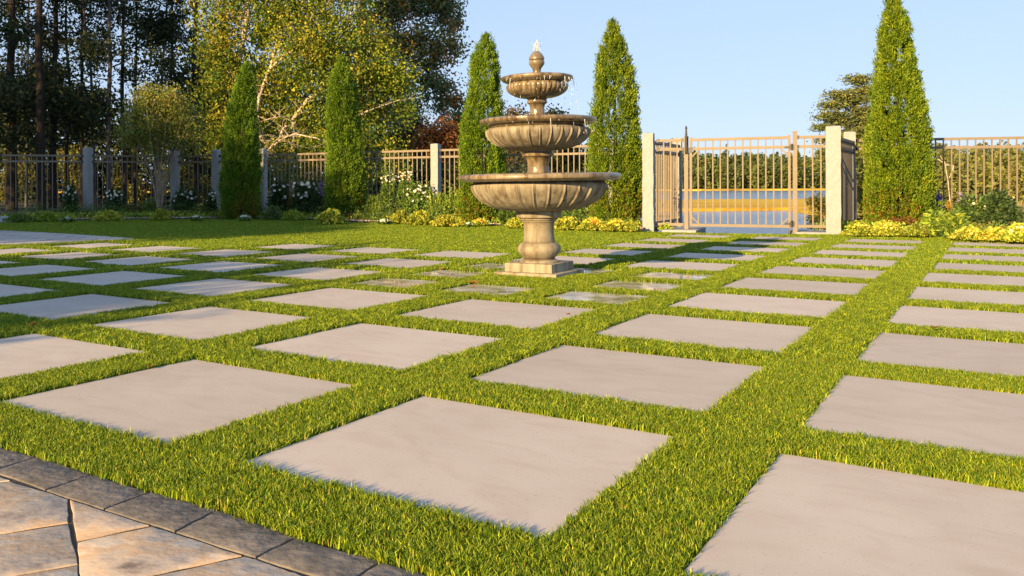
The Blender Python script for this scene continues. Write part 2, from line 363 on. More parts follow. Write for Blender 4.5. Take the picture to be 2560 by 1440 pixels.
# ------------------------------------------------------------------ slabs
slabs = []
cols = {c: range(-2, 10) for c in (1, 2, 3)}; cols[0] = range(0, 10)
cols[-1] = [0, 1, 2, 5, 6, 7, 8, 9]; cols[-2] = [0, 1, 2, 5, 6, 7, 8, 9]
cols[-3] = range(0, 6); cols[-4] = range(0, 6); cols[-5] = range(1, 6); cols[-6] = range(1, 5); cols[-7] = range(1, 5); cols[-8] = range(1, 4)
ordn = ['first', 'second', 'third', 'fourth', 'fifth', 'sixth', 'seventh', 'eighth', 'ninth', 'tenth', 'eleventh', 'twelfth', 'thirteenth']
colname = {3: 'far right file of slabs outside the wide turf strip', 2: 'second file right of the wide turf strip', 1: 'file at right edge beyond the widest turf strip', 0: 'file running past the fountain towards the right gate post',
           -1: 'file just right of the fountain plinth', -2: 'file in line with the fountain plinth', -3: 'file just left of the fountain', -4: 'second file left of the fountain',
           -5: 'third file left of the fountain', -6: 'fourth file left of the fountain', -7: 'fifth file left of the fountain', -8: 'outermost left file near the grey patio'}
slab_rects = []
me_slab = None
def rounded_slab(s, th, bev):
    mb = MB(); mb.prism([(0, 0), (s, 0), (s, s), (0, s)], -th, 0, bev); return mb
def inframe(pts, m=0):
    # any corner inside picture (used only to leave out what the photo shows nothing of)
    for p in pts:
        if p.y < .3: continue
        x = CX + F * p.x / p.y; y = CY + F * (H - p.z) / p.y
        if -m < x < 2560 + m and -m < y < 1440 + m: return True
    return False
for c in sorted(cols, reverse=True):
    vis = 0
    for r in cols[c]:
        u = U0 + c * P; v = V0 + r * P - S
        cs = [uv(u, v), uv(u + S, v), uv(u + S, v + S), uv(u, v + S)]
        if cs[0].y < .2 and cs[2].y < .2: continue
        if not inframe(cs): continue
        # keep off patios
        if c == -7 and r >= 5: continue
        if me_slab is None:
            o = rounded_slab(S, .045, .003).build('stone_slab', M['slab']); me_slab = o.data
        else: o = link('stone_slab', me_slab, None)
        o.location = cs[0]; o.rotation_euler = (0, 0, -YAW); o.location.z = rng.uniform(-.0015, .0015)
        sh = ' lying in tree shade' if (c <= -3 and r <= 2) else ''
        tag(o, 'beige square slab, %s from the front in the %s' % (ordn[vis], colname[c]), 'paving slab', 'large square slabs set in the turf'); vis += 1
        slab_rects.append((u, v, S))
wet_rects = []; me_w = None
wl = {(0, 0): 'wet mossy small tile, front left one of the ring round the fountain', (1, 0): 'wet small tile right in front of the fountain plinth',
      (2, 0): 'wet small tile, front right and nearest of the ring round the fountain', (0, 1): 'wet glinting small tile left of the fountain plinth', (0, 2): 'wet small tile, back left of the ring behind the plinth',
      (2, 1): 'wet small tile right of the plinth with bright sky glints', (2, 2): 'wet small tile, back right of the ring round the fountain', (1, 2): 'wet small tile in the fountain shadow behind the plinth'}
for (i, j), lab in wl.items():
    u = WU + i * WP; v = WV + j * WP - WS
    if me_w is None: o = rounded_slab(WS, .04, .003).build('wet_tile', M['wet']); me_w = o.data
    else: o = link('wet_tile', me_w, None)
    o.location = uv(u, v); o.rotation_euler = (0, 0, -YAW)
    tag(o, lab, 'paving tile', 'small wet tiles ringed round the fountain'); wet_rects.append((u, v, WS))

# ------------------------------------------------------------------ front patio
outer = [(-700, 1010), (-520, 1030), (-330, 1055), (-160, 1082), (-30, 1108), (92, 1141), (230, 1185), (377, 1228), (543, 1273), (740, 1342), (955, 1402), (1190, 1478), (1440, 1570), (1720, 1690)]
inner = [(-1000, 1060), (-790, 1085), (-560, 1112), (-350, 1142), (-170, 1163), (0, 1180), (113, 1224), (259, 1272), (437, 1328), (640, 1392), (860, 1462), (1120, 1560), (1400, 1690), (1700, 1850)]
# the first inner joint that is really seen belongs to outer index 5
outer_g = [gp(*p) for p in outer]; inner_g = [gp(*p) for p in inner]
inner_g[5] = gp(-20, 1176)
def shrink(pts, d):
    pts = [Vector((p[0], p[1])) for p in pts]; c = sum(pts, Vector((0, 0))) / len(pts)
    return [p + (c - p).normalized() * d for p in pts]
def jag(pts, n=5, a=.0025):
    out = []
    for i, p in enumerate(pts):
        q = pts[(i + 1) % len(pts)]
        for k in range(n):
            t = k / n; e = Vector((q[0] - p[0], q[1] - p[1]))
            nn = Vector((-e.y, e.x)).normalized() if e.length > 0 else Vector((0, 0))
            out.append(Vector((p[0], p[1])) + e * t + (nn * random.uniform(-a, a) if k else Vector((0, 0))))
    return out
patio_poly = [(p.x, p.y) for p in outer_g] + [(1.6, -.5), (-3.6, -.5)]
mb = MB(); mb.prism(patio_poly, -.06, -.004, 0); tag(mb.build('patio_base', M['joint']), kind='structure')
plab = ['at the left picture edge', 'first full one from the left', 'second full one from the left', 'third full one from the left', 'fourth full one from the left', 'last full one, at the bottom edge', 'cut by the bottom picture edge']
for i in range(len(outer_g) - 1):
    q = [outer_g[i], outer_g[i + 1], inner_g[i + 1], inner_g[i]]
    if not inframe(q): continue
    mb = MB(); mb.prism(jag(shrink(q, .003)), -.05, .0, .003); o = mb.build('border_paver', M['dark_paver'], smooth=30)
    k = max(0, min(6, i - 4))
    tag(o, 'charcoal border paver beside the turf, %s' % plab[k], 'paver', 'charcoal border pavers')
stones = [
    ([(-260, 1150), (-15, 1186), (26, 1199), (-280, 1240)], 'small tan flagstone sliver in the left corner under the border pavers'),
    ([(-280, 1243), (26, 1202), (110, 1226), (172, 1246), (171.5, 1304), (-330, 1384)], 'mottled tan flagstone at the left edge, touching the border'),
    ([(-330, 1388), (172, 1308), (196, 1407), (-420, 1513)], 'orange tan flagstone with two dark pits at the left edge'),
    ([(174.5, 1247.5), (259, 1275), (374, 1311), (192, 1350)], 'triangular cream flagstone right of the long dark joint'),
    ([(192.5, 1354), (378, 1314), (437, 1331), (606, 1386), (360, 1439), (202, 1470)], 'widest cream flagstone right of the long dark joint'),
    ([(612, 1389), (640, 1395), (715, 1422), (790, 1448), (860, 1480), (203, 1630), (201, 1474), (362, 1443)], 'orange flagstone cut by the bottom picture edge'),
    ([(-420, 1517), (195.5, 1411), (199, 1472), (200, 1632), (-520, 1720)], 'greyish flagstone in the bottom left corner')]
for pts, lab in stones:
    g_ = [gp(*p) for p in pts]
    mb = MB(); mb.prism(jag(shrink(g_, .002), 6, .0015), -.05, -.001, .0015)
    o = mb.build('flagstone', M['tan_paver'], smooth=30); tag(o, lab, 'flagstone', 'tan flagstones of the front patio')
# rest of the patio, outside the picture
mb = MB(); mb.prism([gp(-560, 1725), gp(200, 1636), gp(860, 1486), gp(1100, 1570), gp(1400, 1700), gp(1700, 1870), (1.5, -.4), (-2.5, -.4)], -.05, -.002, .004); tag(mb.build('patio', M['tan_paver']), kind='structure')

# ------------------------------------------------------------------ left rear patio
bp_top = [(-500, 573), (-250, 573), (0, 576), (140, 583), (250, 590), (330, 596), (356, 598.5)]
bp_bot = [(330, 600), (200, 606), (100, 611), (0, 614), (-250, 622), (-600, 632)]
bpoly = [gp(*p) for p in bp_top + bp_bot]
m, nt, p, out = mat('grey_patio')
tc = N(nt, 'ShaderNodeTexCoord'); br = N(nt, 'ShaderNodeTexBrick'); br.inputs['Scale'].default_value = 1; br.inputs['Brick Width'].default_value = .6; br.inputs['Row Height'].default_value = .38
br.inputs['Mortar Size'].default_value = .012; br.inputs['Color1'].default_value = (.33, .31, .29, 1); br.inputs['Color2'].default_value = (.45, .42, .39, 1); br.inputs['Mortar'].default_value = (.06, .055, .05, 1)
nt.links.new(tc.outputs['Object'], br.inputs['Vector']); nt.links.new(br.outputs[0], p.inputs['Base Color']); p.inputs['Roughness'].default_value = .8
mb = MB(); mb.prism([(p_.x, p_.y) for p_ in bpoly], -.04, .004, 0); tag(mb.build('rear_patio', m), kind='structure')

# ------------------------------------------------------------------ garden beds
fence_L = [fx(-260, 17.2), fx(0, 17.9), fx(220, 18.4), fx(438, 18.9), fx(541, 18.8), fx(657, 18.4), fx(1090, 16.3), fx(1535, 14.55), fx(1692, 14.0)]
fence_R = [fx(2124, 13.0), fx(2800, 12.0)]
lb = [(p.x, p.y) for p in bed_front] + [gp(1612, 578).to_tuple()[:2], (fence_L[-1][0] - .1, fence_L[-1][1] + .1)] + [(x, y + .35) for x, y in reversed(fence_L)]
mb = MB(); mb.prism(lb, -.04, ZB - .01, .02); tag(mb.build('garden_bed', M['mulch']), kind='structure')
rb = [(p.x, p.y) for p in rbed_front] + [(x, y + .3) for x, y in reversed(fence_R)]
mb = MB(); mb.prism(rb, -.04, ZB - .01, .02); tag(mb.build('garden_bed', M['mulch']), kind='structure')
# black edging strip
def strip(name, pts, wd, z0, z1, m, label, cat):
    mb = MB(); L = [Vector((p.x, p.y)) for p in pts]
    a = []; b_ = []
    for i, p_ in enumerate(L):
        t = (L[min(i + 1, len(L) - 1)] - L[max(0, i - 1)]).normalized(); n = Vector((-t.y, t.x))
        a.append(p_ + n * wd / 2); b_.append(p_ - n * wd / 2)
    mb.prism(a + b_[::-1], z0, z1, 0); return tag(mb.build(name, m), label, cat)
strip('lawn_edging', bed_front, .03, -.02, .035, M['edging'], 'thin black edging strip between the lawn and the left flower bed', 'lawn edging')
# pebbles (stuff)
def pebbles(name, front, back_off, n, label, zz=ZB - .01):
    k = len(front); P_ = []
    for _ in range(n):
        t = random.random() * (k - 1); i = int(t); f = t - i
        a = front[i].lerp(front[i + 1], f); P_.append((a.x + random.uniform(-.02, .02), a.y + .03 + abs(random.gauss(0, 1)) * back_off, zz))
    P_ = np.array(P_); base = np.array([(1, 0, 0), (.5, .8, 0), (-.5, .85, 0), (-1, 0, 0), (-.5, -.8, 0), (.5, -.8, 0)])
    Vs = []; Cs = []
    pal = [(.42, .33, .27), (.5, .42, .36), (.33, .25, .2), (.55, .5, .45), (.4, .26, .18)]
    for q in P_:
        r_ = random.uniform(.012, .032); a = random.random() * 6.3; h_ = r_ * random.uniform(.5, .9); cc, ss = math.cos(a), math.sin(a)
        ring0 = [(q[0] + r_ * (x * cc - y * ss * .75), q[1] + r_ * (x * ss + y * cc * .75), q[2]) for x, y, _ in base]
        ring1 = [(q[0] + .75 * (x - q[0]), q[1] + .75 * (y - q[1]), q[2]) if 0 else (q[0] + (x - q[0]) * .7, q[1] + (y - q[1]) * .7, q[2] + h_) for x, y, z in ring0]
        c_ = np.array(random.choice(pal)) * random.uniform(.8, 1.2)
        for j in range(6):
            Vs.append([ring0[j], ring0[(j + 1) % 6], ring1[(j + 1) % 6], ring1[j]]); Cs.append(c_)
        Vs.append([ring1[0], ring1[1], ring1[2], ring1[3]]); Cs.append(c_); Vs.append([ring1[3], ring1[4], ring1[5], ring1[0]]); Cs.append(c_)
    return tag(link(name, qmesh(name, np.array(Vs), np.array(Cs)), M['pebble']), label, 'pebbles', kind='stuff')
pebbles('pebbles', bed_front[1:], .28, 5200, 'tan river pebbles along the front of the left flower bed')
pebbles('pebbles', rbed_front, .2, 2200, 'tan river pebbles along the front of the right flower bed')

# ------------------------------------------------------------------ turf blades (stuff)
def tuft(k, nb, h, wd, spread, curl=0):
    V5 = []; Cc = []
    for _ in range(nb):
        a = random.random() * 6.283; rr = spread * math.sqrt(random.random()); x, y = rr * math.cos(a), rr * math.sin(a)
        hh = h * random.uniform(.65, 1.15); ln = random.gauss(0, .42) * hh; la = random.random() * 6.283; dx, dy = math.cos(la), math.sin(la)
        f = random.random() * 6.283; wx, wy = math.cos(f) * wd / 2, math.sin(f) * wd / 2
        m1 = (x + dx * ln * .3, y + dy * ln * .3, hh * .5); m2 = (x + dx * ln * .65, y + dy * ln * .65, hh * .8); tp = (x + dx * ln * 1.15, y + dy * ln * 1.15, hh)
        t = random.random()
        c = (.160, .24, .012) if t < .38 else ((.315, .385, .022) if t < .72 else ((.07, .155, .010) if t < .965 else (.48, .40, .09)))
        j = random.uniform(.75, 1.3); c = tuple(q * j for q in c)
        V5.append([(x - wx, y - wy, 0), (x + wx, y + wy, 0), (m1[0] + wx, m1[1] + wy, m1[2]), (m1[0] - wx, m1[1] - wy, m1[2])]); Cc.append(c)
        V5.append([(m1[0] - wx, m1[1] - wy, m1[2]), (m1[0] + wx, m1[1] + wy, m1[2]), (m2[0] + wx * .8, m2[1] + wy * .8, m2[2]), (m2[0] - wx * .8, m2[1] - wy * .8, m2[2])]); Cc.append(c)
        V5.append([(m2[0] - wx * .8, m2[1] - wy * .8, m2[2]), (m2[0] + wx * .8, m2[1] + wy * .8, m2[2]), (tp[0] + wx * .15, tp[1] + wy * .15, tp[2]), (tp[0] - wx * .15, tp[1] - wy * .15, tp[2])]); Cc.append(c)
    me = qmesh('tuft_%d' % k, np.array(V5), np.array(Cc)); me.materials.append(M['blade'])
    o = bpy.data.objects.new('tuft_%d' % k, me); return o
def turf_points(y0, y1, dens, seed):
    rg = np.random.default_rng(seed)
    x0 = -1.0 - 1100 / F * y1; x1 = 1.0 + 1640 / F * y1; n = int((x1 - x0) * (y1 - y0) * dens)
    X = rg.uniform(x0, x1, n); Y = rg.uniform(y0, y1, n)
    k = (X > -0.7 - 1090 / F * Y) & (X < 0.7 + 1620 / F * Y); X, Y = X[k], Y[k]
    ok = poly_in(X, Y, lawn_poly)
    ok &= ~poly_in(X, Y, [(p_[0] , p_[1]) for p_ in patio_poly]) & ~poly_in(X, Y, [(p_.x, p_.y) for p_ in bpoly])
    u = X * cu - Y * su; v = X * su + Y * cu
    mg = .004
    for (a, b_, s_) in slab_rects + wet_rects:
        ok &= ~((u > a - mg) & (u < a + s_ + mg) & (v > b_ - mg) & (v < b_ + s_ + mg))
    pu, pv = inv(FX, FY); ok &= ~((abs(u - pu) < .25) & (abs(v - pv) < .25))
    return X[ok], Y[ok]
FX, FY = .985, 6.37
def scatter(name, X, Y, srcs, smin, smax, seed, lab, z=-.008):
    rg = np.random.default_rng(seed); n = len(X)
    me = bpy.data.meshes.new(name); me.vertices.add(n)
    me.vertices.foreach_set('co', np.stack([X, Y, np.full(n, z)], 1).astype(np.float32).ravel())
    a = me.attributes.new('rot', 'FLOAT_VECTOR', 'POINT'); a.data.foreach_set('vector', np.stack([rg.normal(0, .08, n), rg.normal(0, .08, n), rg.uniform(0, 6.28, n)], 1).astype(np.float32).ravel())
    patch = .5 + .5 * np.sin(X * 3.1 + np.sin(Y * 2.3)) * np.sin(Y * 2.7 + 1.3 * np.sin(X * 1.9))
    a = me.attributes.new('scl', 'FLOAT', 'POINT'); a.data.foreach_set('value', (rg.uniform(smin, smax, n) * (.93 + .12 * patch)).astype(np.float32))
    a = me.attributes.new('pick', 'INT', 'POINT'); a.data.foreach_set('value', rg.integers(0, len(srcs), n).astype(np.int32))
    o = link(name, me, M['blade'])
    ng = bpy.data.node_groups.new(name, 'GeometryNodeTree')
    ng.interface.new_socket('Geometry', in_out='INPUT', socket_type='NodeSocketGeometry'); ng.interface.new_socket('Geometry', in_out='OUTPUT', socket_type='NodeSocketGeometry')
    gi = ng.nodes.new('NodeGroupInput'); go = ng.nodes.new('NodeGroupOutput')
    jn = ng.nodes.new('GeometryNodeJoinGeometry'); 
    for s_ in reversed(srcs):
        oi = ng.nodes.new('GeometryNodeObjectInfo'); oi.inputs['Object'].default_value = s_; oi.inputs['As Instance'].default_value = True
        ng.links.new(oi.outputs['Geometry'], jn.inputs[0])
    ip = ng.nodes.new('GeometryNodeInstanceOnPoints'); ip.inputs['Pick Instance'].default_value = True
    def na(nm, ty):
        q = ng.nodes.new('GeometryNodeInputNamedAttribute'); q.data_type = ty; q.inputs['Name'].default_value = nm; return q.outputs['Attribute']
    ng.links.new(gi.outputs[0], ip.inputs['Points']); ng.links.new(jn.outputs[0], ip.inputs['Instance'])
    er = ng.nodes.new('FunctionNodeEulerToRotation'); ng.links.new(na('rot', 'FLOAT_VECTOR'), er.inputs[0]); ng.links.new(er.outputs[0], ip.inputs['Rotation'])
    ng.links.new(na('scl', 'FLOAT'), ip.inputs['Scale']); ng.links.new(na('pick', 'INT'), ip.inputs['Instance Index'])
    ng.links.new(ip.outputs[0], go.inputs[0])
    md = o.modifiers.new('scatter', 'NODES'); md.node_group = ng
    return tag(o, lab, 'grass', kind='stuff')
random.seed(3)
near_t = [tuft(i, 18, .0225, .0019, .012) for i in range(6)]
mid_t = [tuft(10 + i, 18, .0240, .0027, .018) for i in range(5)]
far_t = [tuft(20 + i, 18, .026, .0065, .036) for i in range(4)]
X, Y = turf_points(.9, 3.2, 10500, 1); n1 = len(X); scatter('turf', X, Y, near_t, .85, 1.2, 11, 'dense green artificial turf nearest the camera, round the front slabs')
X, Y = turf_points(3.2, 6.5, 4800, 2); n2 = len(X); scatter('turf', X, Y, mid_t, .85, 1.2, 12, 'green turf strips between the slabs around the fountain')
X, Y = turf_points(6.5, 18.4, 1400, 3); n3 = len(X); scatter('turf', X, Y, far_t, .8, 1.1, 13, 'far lawn and turf strips from behind the fountain to the flower beds')
print('TURF', n1, n2, n3)

# ------------------------------------------------------------------ fountain
ft = empty('fountain', (FX, FY, 0), 'three tier tan stone fountain standing on the turf, water spilling from its bowls', 'fountain')
ft.rotation_euler = (0, R(-.55), 0)
def fpart(name, mb, m, par=None, sm=35): return mb.build(name, m, par or ft, smooth=sm)
mb = MB(); h_ = .245; mb.prism([(-h_, -h_), (h_, -h_), (h_, h_), (-h_, h_)], -.03, .036, .006)
o = fpart('base_slab', mb, M['stone_dry']); o.rotation_euler = (0, 0, -YAW)
mb = MB(); h_ = .187; mb.prism([(-h_, -h_), (h_, -h_), (h_, h_), (-h_, h_)], .036, .098, .006)
o = fpart('plinth', mb, M['stone_dry']); o.rotation_euler = (0, 0, -YAW)
mb = MB()
mb.lathe([(.0, .098), (.140, .098), (.142, .106), (.134, .112), (.118, .118), (.112, .126), (.118, .134), (.134, .15), (.150, .168), (.157, .188), (.156, .205), (.148, .222), (.137, .232), (.133, .236), (.122, .240), (.117, .244), (.113, .262), (.109, .30), (.108, .33),
          (.111, .372), (.115, .388), (.117, .392), (.124, .396), (.126, .402), (.136, .408), (.139, .412), (.140, .42), (.162, .426), (.166, .432), (.166, .468), (.160, .474), (.0, .476)], 64)
fpart('pedestal', mb, M['stone_dry'])
def flute(nf, amt, z0, z1, ridge=True, swirl=0):
    def f(i, q, z):
        if not (z0 < z < z1): return 1
        t = (z - z0) / (z1 - z0); e = math.sin(math.pi * min(1, max(0, t)) ** .8) ** .5
        a = ((q + swirl * t) * nf / (2 * math.pi)) % 1
        if ridge:
            k = math.exp(-((min(a, 1 - a)) / .06) ** 2) * 1.0 - .3 * math.exp(-((min(a, 1 - a) - .13) / .05) ** 2)
        else: k = abs(math.sin(math.pi * a)) ** .7 - .6
        return 1 + amt * e * k
    return f
def bowl(prof, nf, amt, z0, z1, rim, inner, m, ridge=True, swirl=0):
    P_ = prof
    # densify
    out = []
    for (a, b_) in zip(P_[:-1], P_[1:]):
        for k in range(4): out.append((a[0] + (b_[0] - a[0]) * k / 4, a[1] + (b_[1] - a[1]) * k / 4))
    out.append(P_[-1])
    # smooth the polyline a little
    for _ in range(3): out = [out[0]] + [((out[i - 1][0] + 2 * out[i][0] + out[i + 1][0]) / 4, (out[i - 1][1] + 2 * out[i][1] + out[i + 1][1]) / 4) for i in range(1, len(out) - 1)] + [out[-1]]
    mb = MB(); mb.lathe(out, nf * 14, flute(nf, amt, z0, z1, ridge, swirl)); b_ = fpart('bowl', mb, m, sm=50)
    mb = MB(); mb.lathe(rim, 120); rm = mb.build('rim', M['stone_wet'], b_, smooth=40)
    mb = MB(); r_, zz = inner; mb.lathe([(0.0, zz), (r_ * .5, zz), (r_, zz)], 64); mb.build('water', M['basin_water'], b_)
    return b_
M['stone_mid'] = cast_stone('cast_stone_damp', False, .78)
b1 = bowl([(.165, .472), (.19, .472), (.25, .478), (.31, .492), (.36, .511), (.41, .54), (.445, .573), (.475, .61), (.488, .637), (.492, .66), (.485, .676), (.47, .684)], 28, .030, .478, .676,
     [(.46, .684), (.50, .688), (.55, .694), (.58, .700), (.594, .71), (.597, .722), (.592, .735), (.58, .742), (.56, .745), (.53, .742), (.50, .73), (.49, .72)], (.55, .738), M['stone_mid'], swirl=0)
b1['label'] = 'widest, lowest ribbed bowl'
mb = MB(); mb.lathe([(.10, .73), (.086, .745), (.080, .77), (.078, .80), (.080, .83), (.086, .85), (.092, .862), (.10, .87), (.114, .874), (.118, .88), (.118, .892), (.108, .90), (.108, .906), (.12, .91), (.12, .924), (.1, .926)], 64); fpart('neck', mb, M['stone_wet'])
b2 = bowl([(.11, .917), (.15, .918), (.19, .923), (.24, .934), (.285, .952), (.325, .977), (.352, 1.003), (.37, 1.03), (.377, 1.052), (.374, 1.07), (.36, 1.082)], 30, .038, .924, 1.075,
     [(.35, 1.085), (.36, 1.10), (.39, 1.106), (.41, 1.112), (.424, 1.122), (.428, 1.133), (.424, 1.145), (.41, 1.151), (.39, 1.151), (.36, 1.14), (.35, 1.13)], (.38, 1.146), M['stone_mid'], swirl=0)
b2['label'] = 'middle ribbed bowl'
mb = MB(); mb.lathe([(.075, 1.14), (.064, 1.155), (.056, 1.18), (.052, 1.21), (.052, 1.235), (.057, 1.253), (.062, 1.26), (.072, 1.265), (.074, 1.275), (.072, 1.285), (.066, 1.29), (.075, 1.297), (.078, 1.305), (.07, 1.31)], 48); fpart('neck', mb, M['stone_wet'])
b3 = bowl([(.06, 1.303), (.10, 1.304), (.135, 1.31), (.17, 1.322), (.20, 1.342), (.218, 1.362), (.225, 1.384), (.222, 1.40), (.212, 1.41)], 36, .05, 1.306, 1.402,
     [(.205, 1.408), (.215, 1.418), (.24, 1.424), (.255, 1.432), (.262, 1.442), (.263, 1.450), (.258, 1.459), (.245, 1.463), (.225, 1.46), (.21, 1.45)], (.235, 1.456), M['stone_wet'], ridge=False)
b3['label'] = 'smallest, topmost fluted bowl'
mb = MB(); mb.lathe([(.045, 1.45), (.036, 1.47), (.030, 1.487), (.029, 1.505), (.033, 1.522), (.045, 1.537), (.055, 1.552), (.058, 1.566), (.054, 1.578), (.050, 1.583), (.056, 1.587), (.057, 1.594), (.053, 1.607), (.042, 1.625), (.027, 1.64), (.014, 1.65), (.0, 1.653)], 40); fpart('finial', mb, M['stone_wet'])
# water: jet on the finial, threads and drops off the rims
def blob(mb, c, r, hz):
    vs = []; n = 5
    for k, (rr, zz) in enumerate([(0.05, -1), (.8, -.5), (1, 0), (.7, .5), (.05, 1)]):
        for j in range(n): q = 6.283 * j / n; vs.append((c[0] + r * rr * math.cos(q), c[1] + r * rr * math.sin(q), c[2] + hz * zz))
    mb.add(vs, [(k * n + j, k * n + (j + 1) % n, (k + 1) * n + (j + 1) % n, (k + 1) * n + j) for k in range(4) for j in range(n)])
mb = MB()
for k in range(5):
    a = random.random() * 6.28; t = random.uniform(.5, 1); x, y = .018 * math.cos(a), .018 * math.sin(a)
    mb.tube([(0, 0, 1.65), (x * .3, y * .3, 1.65 + .05 * t), (x * .6, y * .6, 1.65 + .08 * t), (x, y, 1.65 + .07 * t), (x * 1.5, y * 1.5, 1.655)], [.005, .004, .003, .002, .002], 5)
for k in range(30): blob(mb, (random.gauss(0, .015), random.gauss(0, .015), 1.655 + random.random() * .07), random.uniform(.0015, .005), random.uniform(.003, .009))
fpart('water_jet', mb, M['drop'], sm=60)
mb = MB()
for (r_, z0, z1, n, lean) in [(.262, 1.435, 1.16, 150, .02), (.427, 1.118, .75, 60, .012)]:
    for k in range(n):
        a = random.gauss(-.55, 1.0) if random.random() < .6 else random.random() * 6.28
        t = random.random() ** 1.6; z = z0 + (z1 - z0) * t; rr = r_ + .045 * math.sqrt(t) + random.uniform(-.012, .012)
        blob(mb, (rr * math.cos(a), rr * math.sin(a), z), random.uniform(.0007, .0016), random.uniform(.004, .014) * (1.2 - t * .6))
for k in range(12):
    a = random.gauss(-.4, 1.3); r_, z0 = random.choice([(.262, 1.436), (.262, 1.436), (.427, 1.12)])
    L_ = random.uniform(.02, .085); mb.tube([(r_ * math.cos(a), r_ * math.sin(a), z0), ((r_ + .004) * math.cos(a), (r_ + .004) * math.sin(a), z0 - L_ * .5), ((r_ + .012) * math.cos(a), (r_ + .012) * math.sin(a), z0 - L_)], [.003, .0018, .001], 5)
tag(fpart('water_drops', mb, M['drop'], sm=60), kind='stuff')

# ------------------------------------------------------------------ fence, posts and gate
def granite_post(x, y, w, dpt, h, rz, label, z0=0.0, group='granite fence posts'):
    mb = MB(); n = 9; rg = random.Random(int(x * 100 + y * 1000))
    hw, hd = w / 2, dpt / 2; rings = []
    outl = [(-hw, -hd), (-hw * .33, -hd), (hw * .33, -hd), (hw, -hd), (hw, 0), (hw, hd), (hw * .33, hd), (-hw * .33, hd), (-hw, hd), (-hw, 0)]
    zs = [-.05] + [h * k / 14 for k in range(1, 14)] + [h - .012, h]
    vs = []
    for k, z in enumerate(zs):
        sc_ = .93 if k == len(zs) - 1 else 1
        for (a, b_) in outl:
            j = .004 if 0 < k < len(zs) - 2 else .002
            vs.append((a * sc_ + rg.uniform(-j, j), b_ * sc_ + rg.uniform(-j, j), z + (rg.uniform(-.004, .004) if k > 0 else 0)))
    m_ = len(outl); fs = [(k * m_ + i, k * m_ + (i + 1) % m_, (k + 1) * m_ + (i + 1) % m_, (k + 1) * m_ + i) for k in range(len(zs) - 1) for i in range(m_)]
    tp = len(vs); vs.append((0, 0, h + .012)); fs += [((len(zs) - 1) * m_ + i, (len(zs) - 1) * m_ + (i + 1) % m_, tp) for i in range(m_)]
    mb.add(vs, fs); o = mb.build('granite_post', M['granite']); o.location = (x, y, z0); o.rotation_euler = (0, 0, rz)
    return tag(o, label, 'post', group)
picket = {}
def panel(a, b, label, name='fence_panel', zt=1.29, z2=1.165, zb=.11, zbase=ZB, sp=.102, group='bronze fence panels', pk=.0085, clips=True, cat='fence panel', posts=(0, 0), top_over=.0):
    a = Vector((a[0], a[1])); b = Vector((b[0], b[1])); L = (b - a).length; rz = math.atan2(b.y - a.y, b.x - a.x)
    t = empty(name, (a.x, a.y, zbase), label, cat, group, rz)
    for z, nm in ((zt, 'top_rail'), (z2, 'middle_rail'), (zb, 'bottom_rail')):
        mb = MB(); mb.box((0.01, -.014, z - .019), (L - .01, .014, z + .019)); mb.build('rail', M['bronze'], t)
    n = max(1, int(round(L / sp)) - 1); key = (round(zt, 2), round(zb, 2))
    for i in range(n):
        if key not in picket:
            mb = MB(); mb.box((-pk, -pk, zb + .019), (pk, pk, z2 - .0192)); mb.box((-pk, -pk, z2 + .0192), (pk, pk, zt - .0192)); o = mb.build('picket', M['bronze'], t); picket[key] = o.data
        else: o = link('picket', picket[key], None, t)
        o.location = ((i + 1) * L / (n + 1), 0, 0)
    if clips:
        for x in (.012, L - .012):
            for z in (zt, z2):
                mb = MB(); mb.box((x - .022, -.021, z - .024), (x + .022, .021, z + .024)); mb.build('bracket', M['black'], t)
    return t
FL = fence_L
postz = 1.40
pl = [(2, 'weathered grey granite post, leftmost one in front of the dark woods', 1.46), (3, 'granite post beside the multi stemmed shrub, half hidden by it', 1.40), (4, 'granite post touching the left side of the leftmost cypress', 1.42), (5, 'granite post on the right side of the leftmost cypress', 1.42), (6, 'sunlit granite post between the second and third cypress', 1.41)]
for i, lab, h_ in pl:
    a = Vector(FL[i - 1]); b_ = Vector(FL[i + 1]); tdir = b_ - a
    granite_post(FL[i][0], FL[i][1], .15, .15, h_, -.5, lab, ZB)
granite_post(FL[7][0], FL[7][1], .17, .17, 1.40, -.5, 'granite post hidden behind the fourth cypress', ZB)
names = ['dark shaded fence panel at the left picture edge', 'dark shaded fence panel between the left edge and the leftmost granite post', 'shaded fence panel behind the white roses and the multi stemmed shrub', 'short brown fence panel between the shrub and the leftmost cypress',
         'fence panel hidden behind the leftmost cypress', 'long fence panel with the birch behind, between first and second cypress', 'sunlit fence panel behind the third cypress and the fountain', 'fence panel behind the fourth cypress, left of the gate']
for i in range(len(FL) - 1):
    a = Vector(FL[i]); b_ = Vector(FL[i + 1]); t = (b_ - a).normalized() * .095
    mid = 0
    if i in (1,) or i == 0: t0 = Vector((0, 0))
    else: t0 = t
    panel(a + t0, b_ - t, names[i])
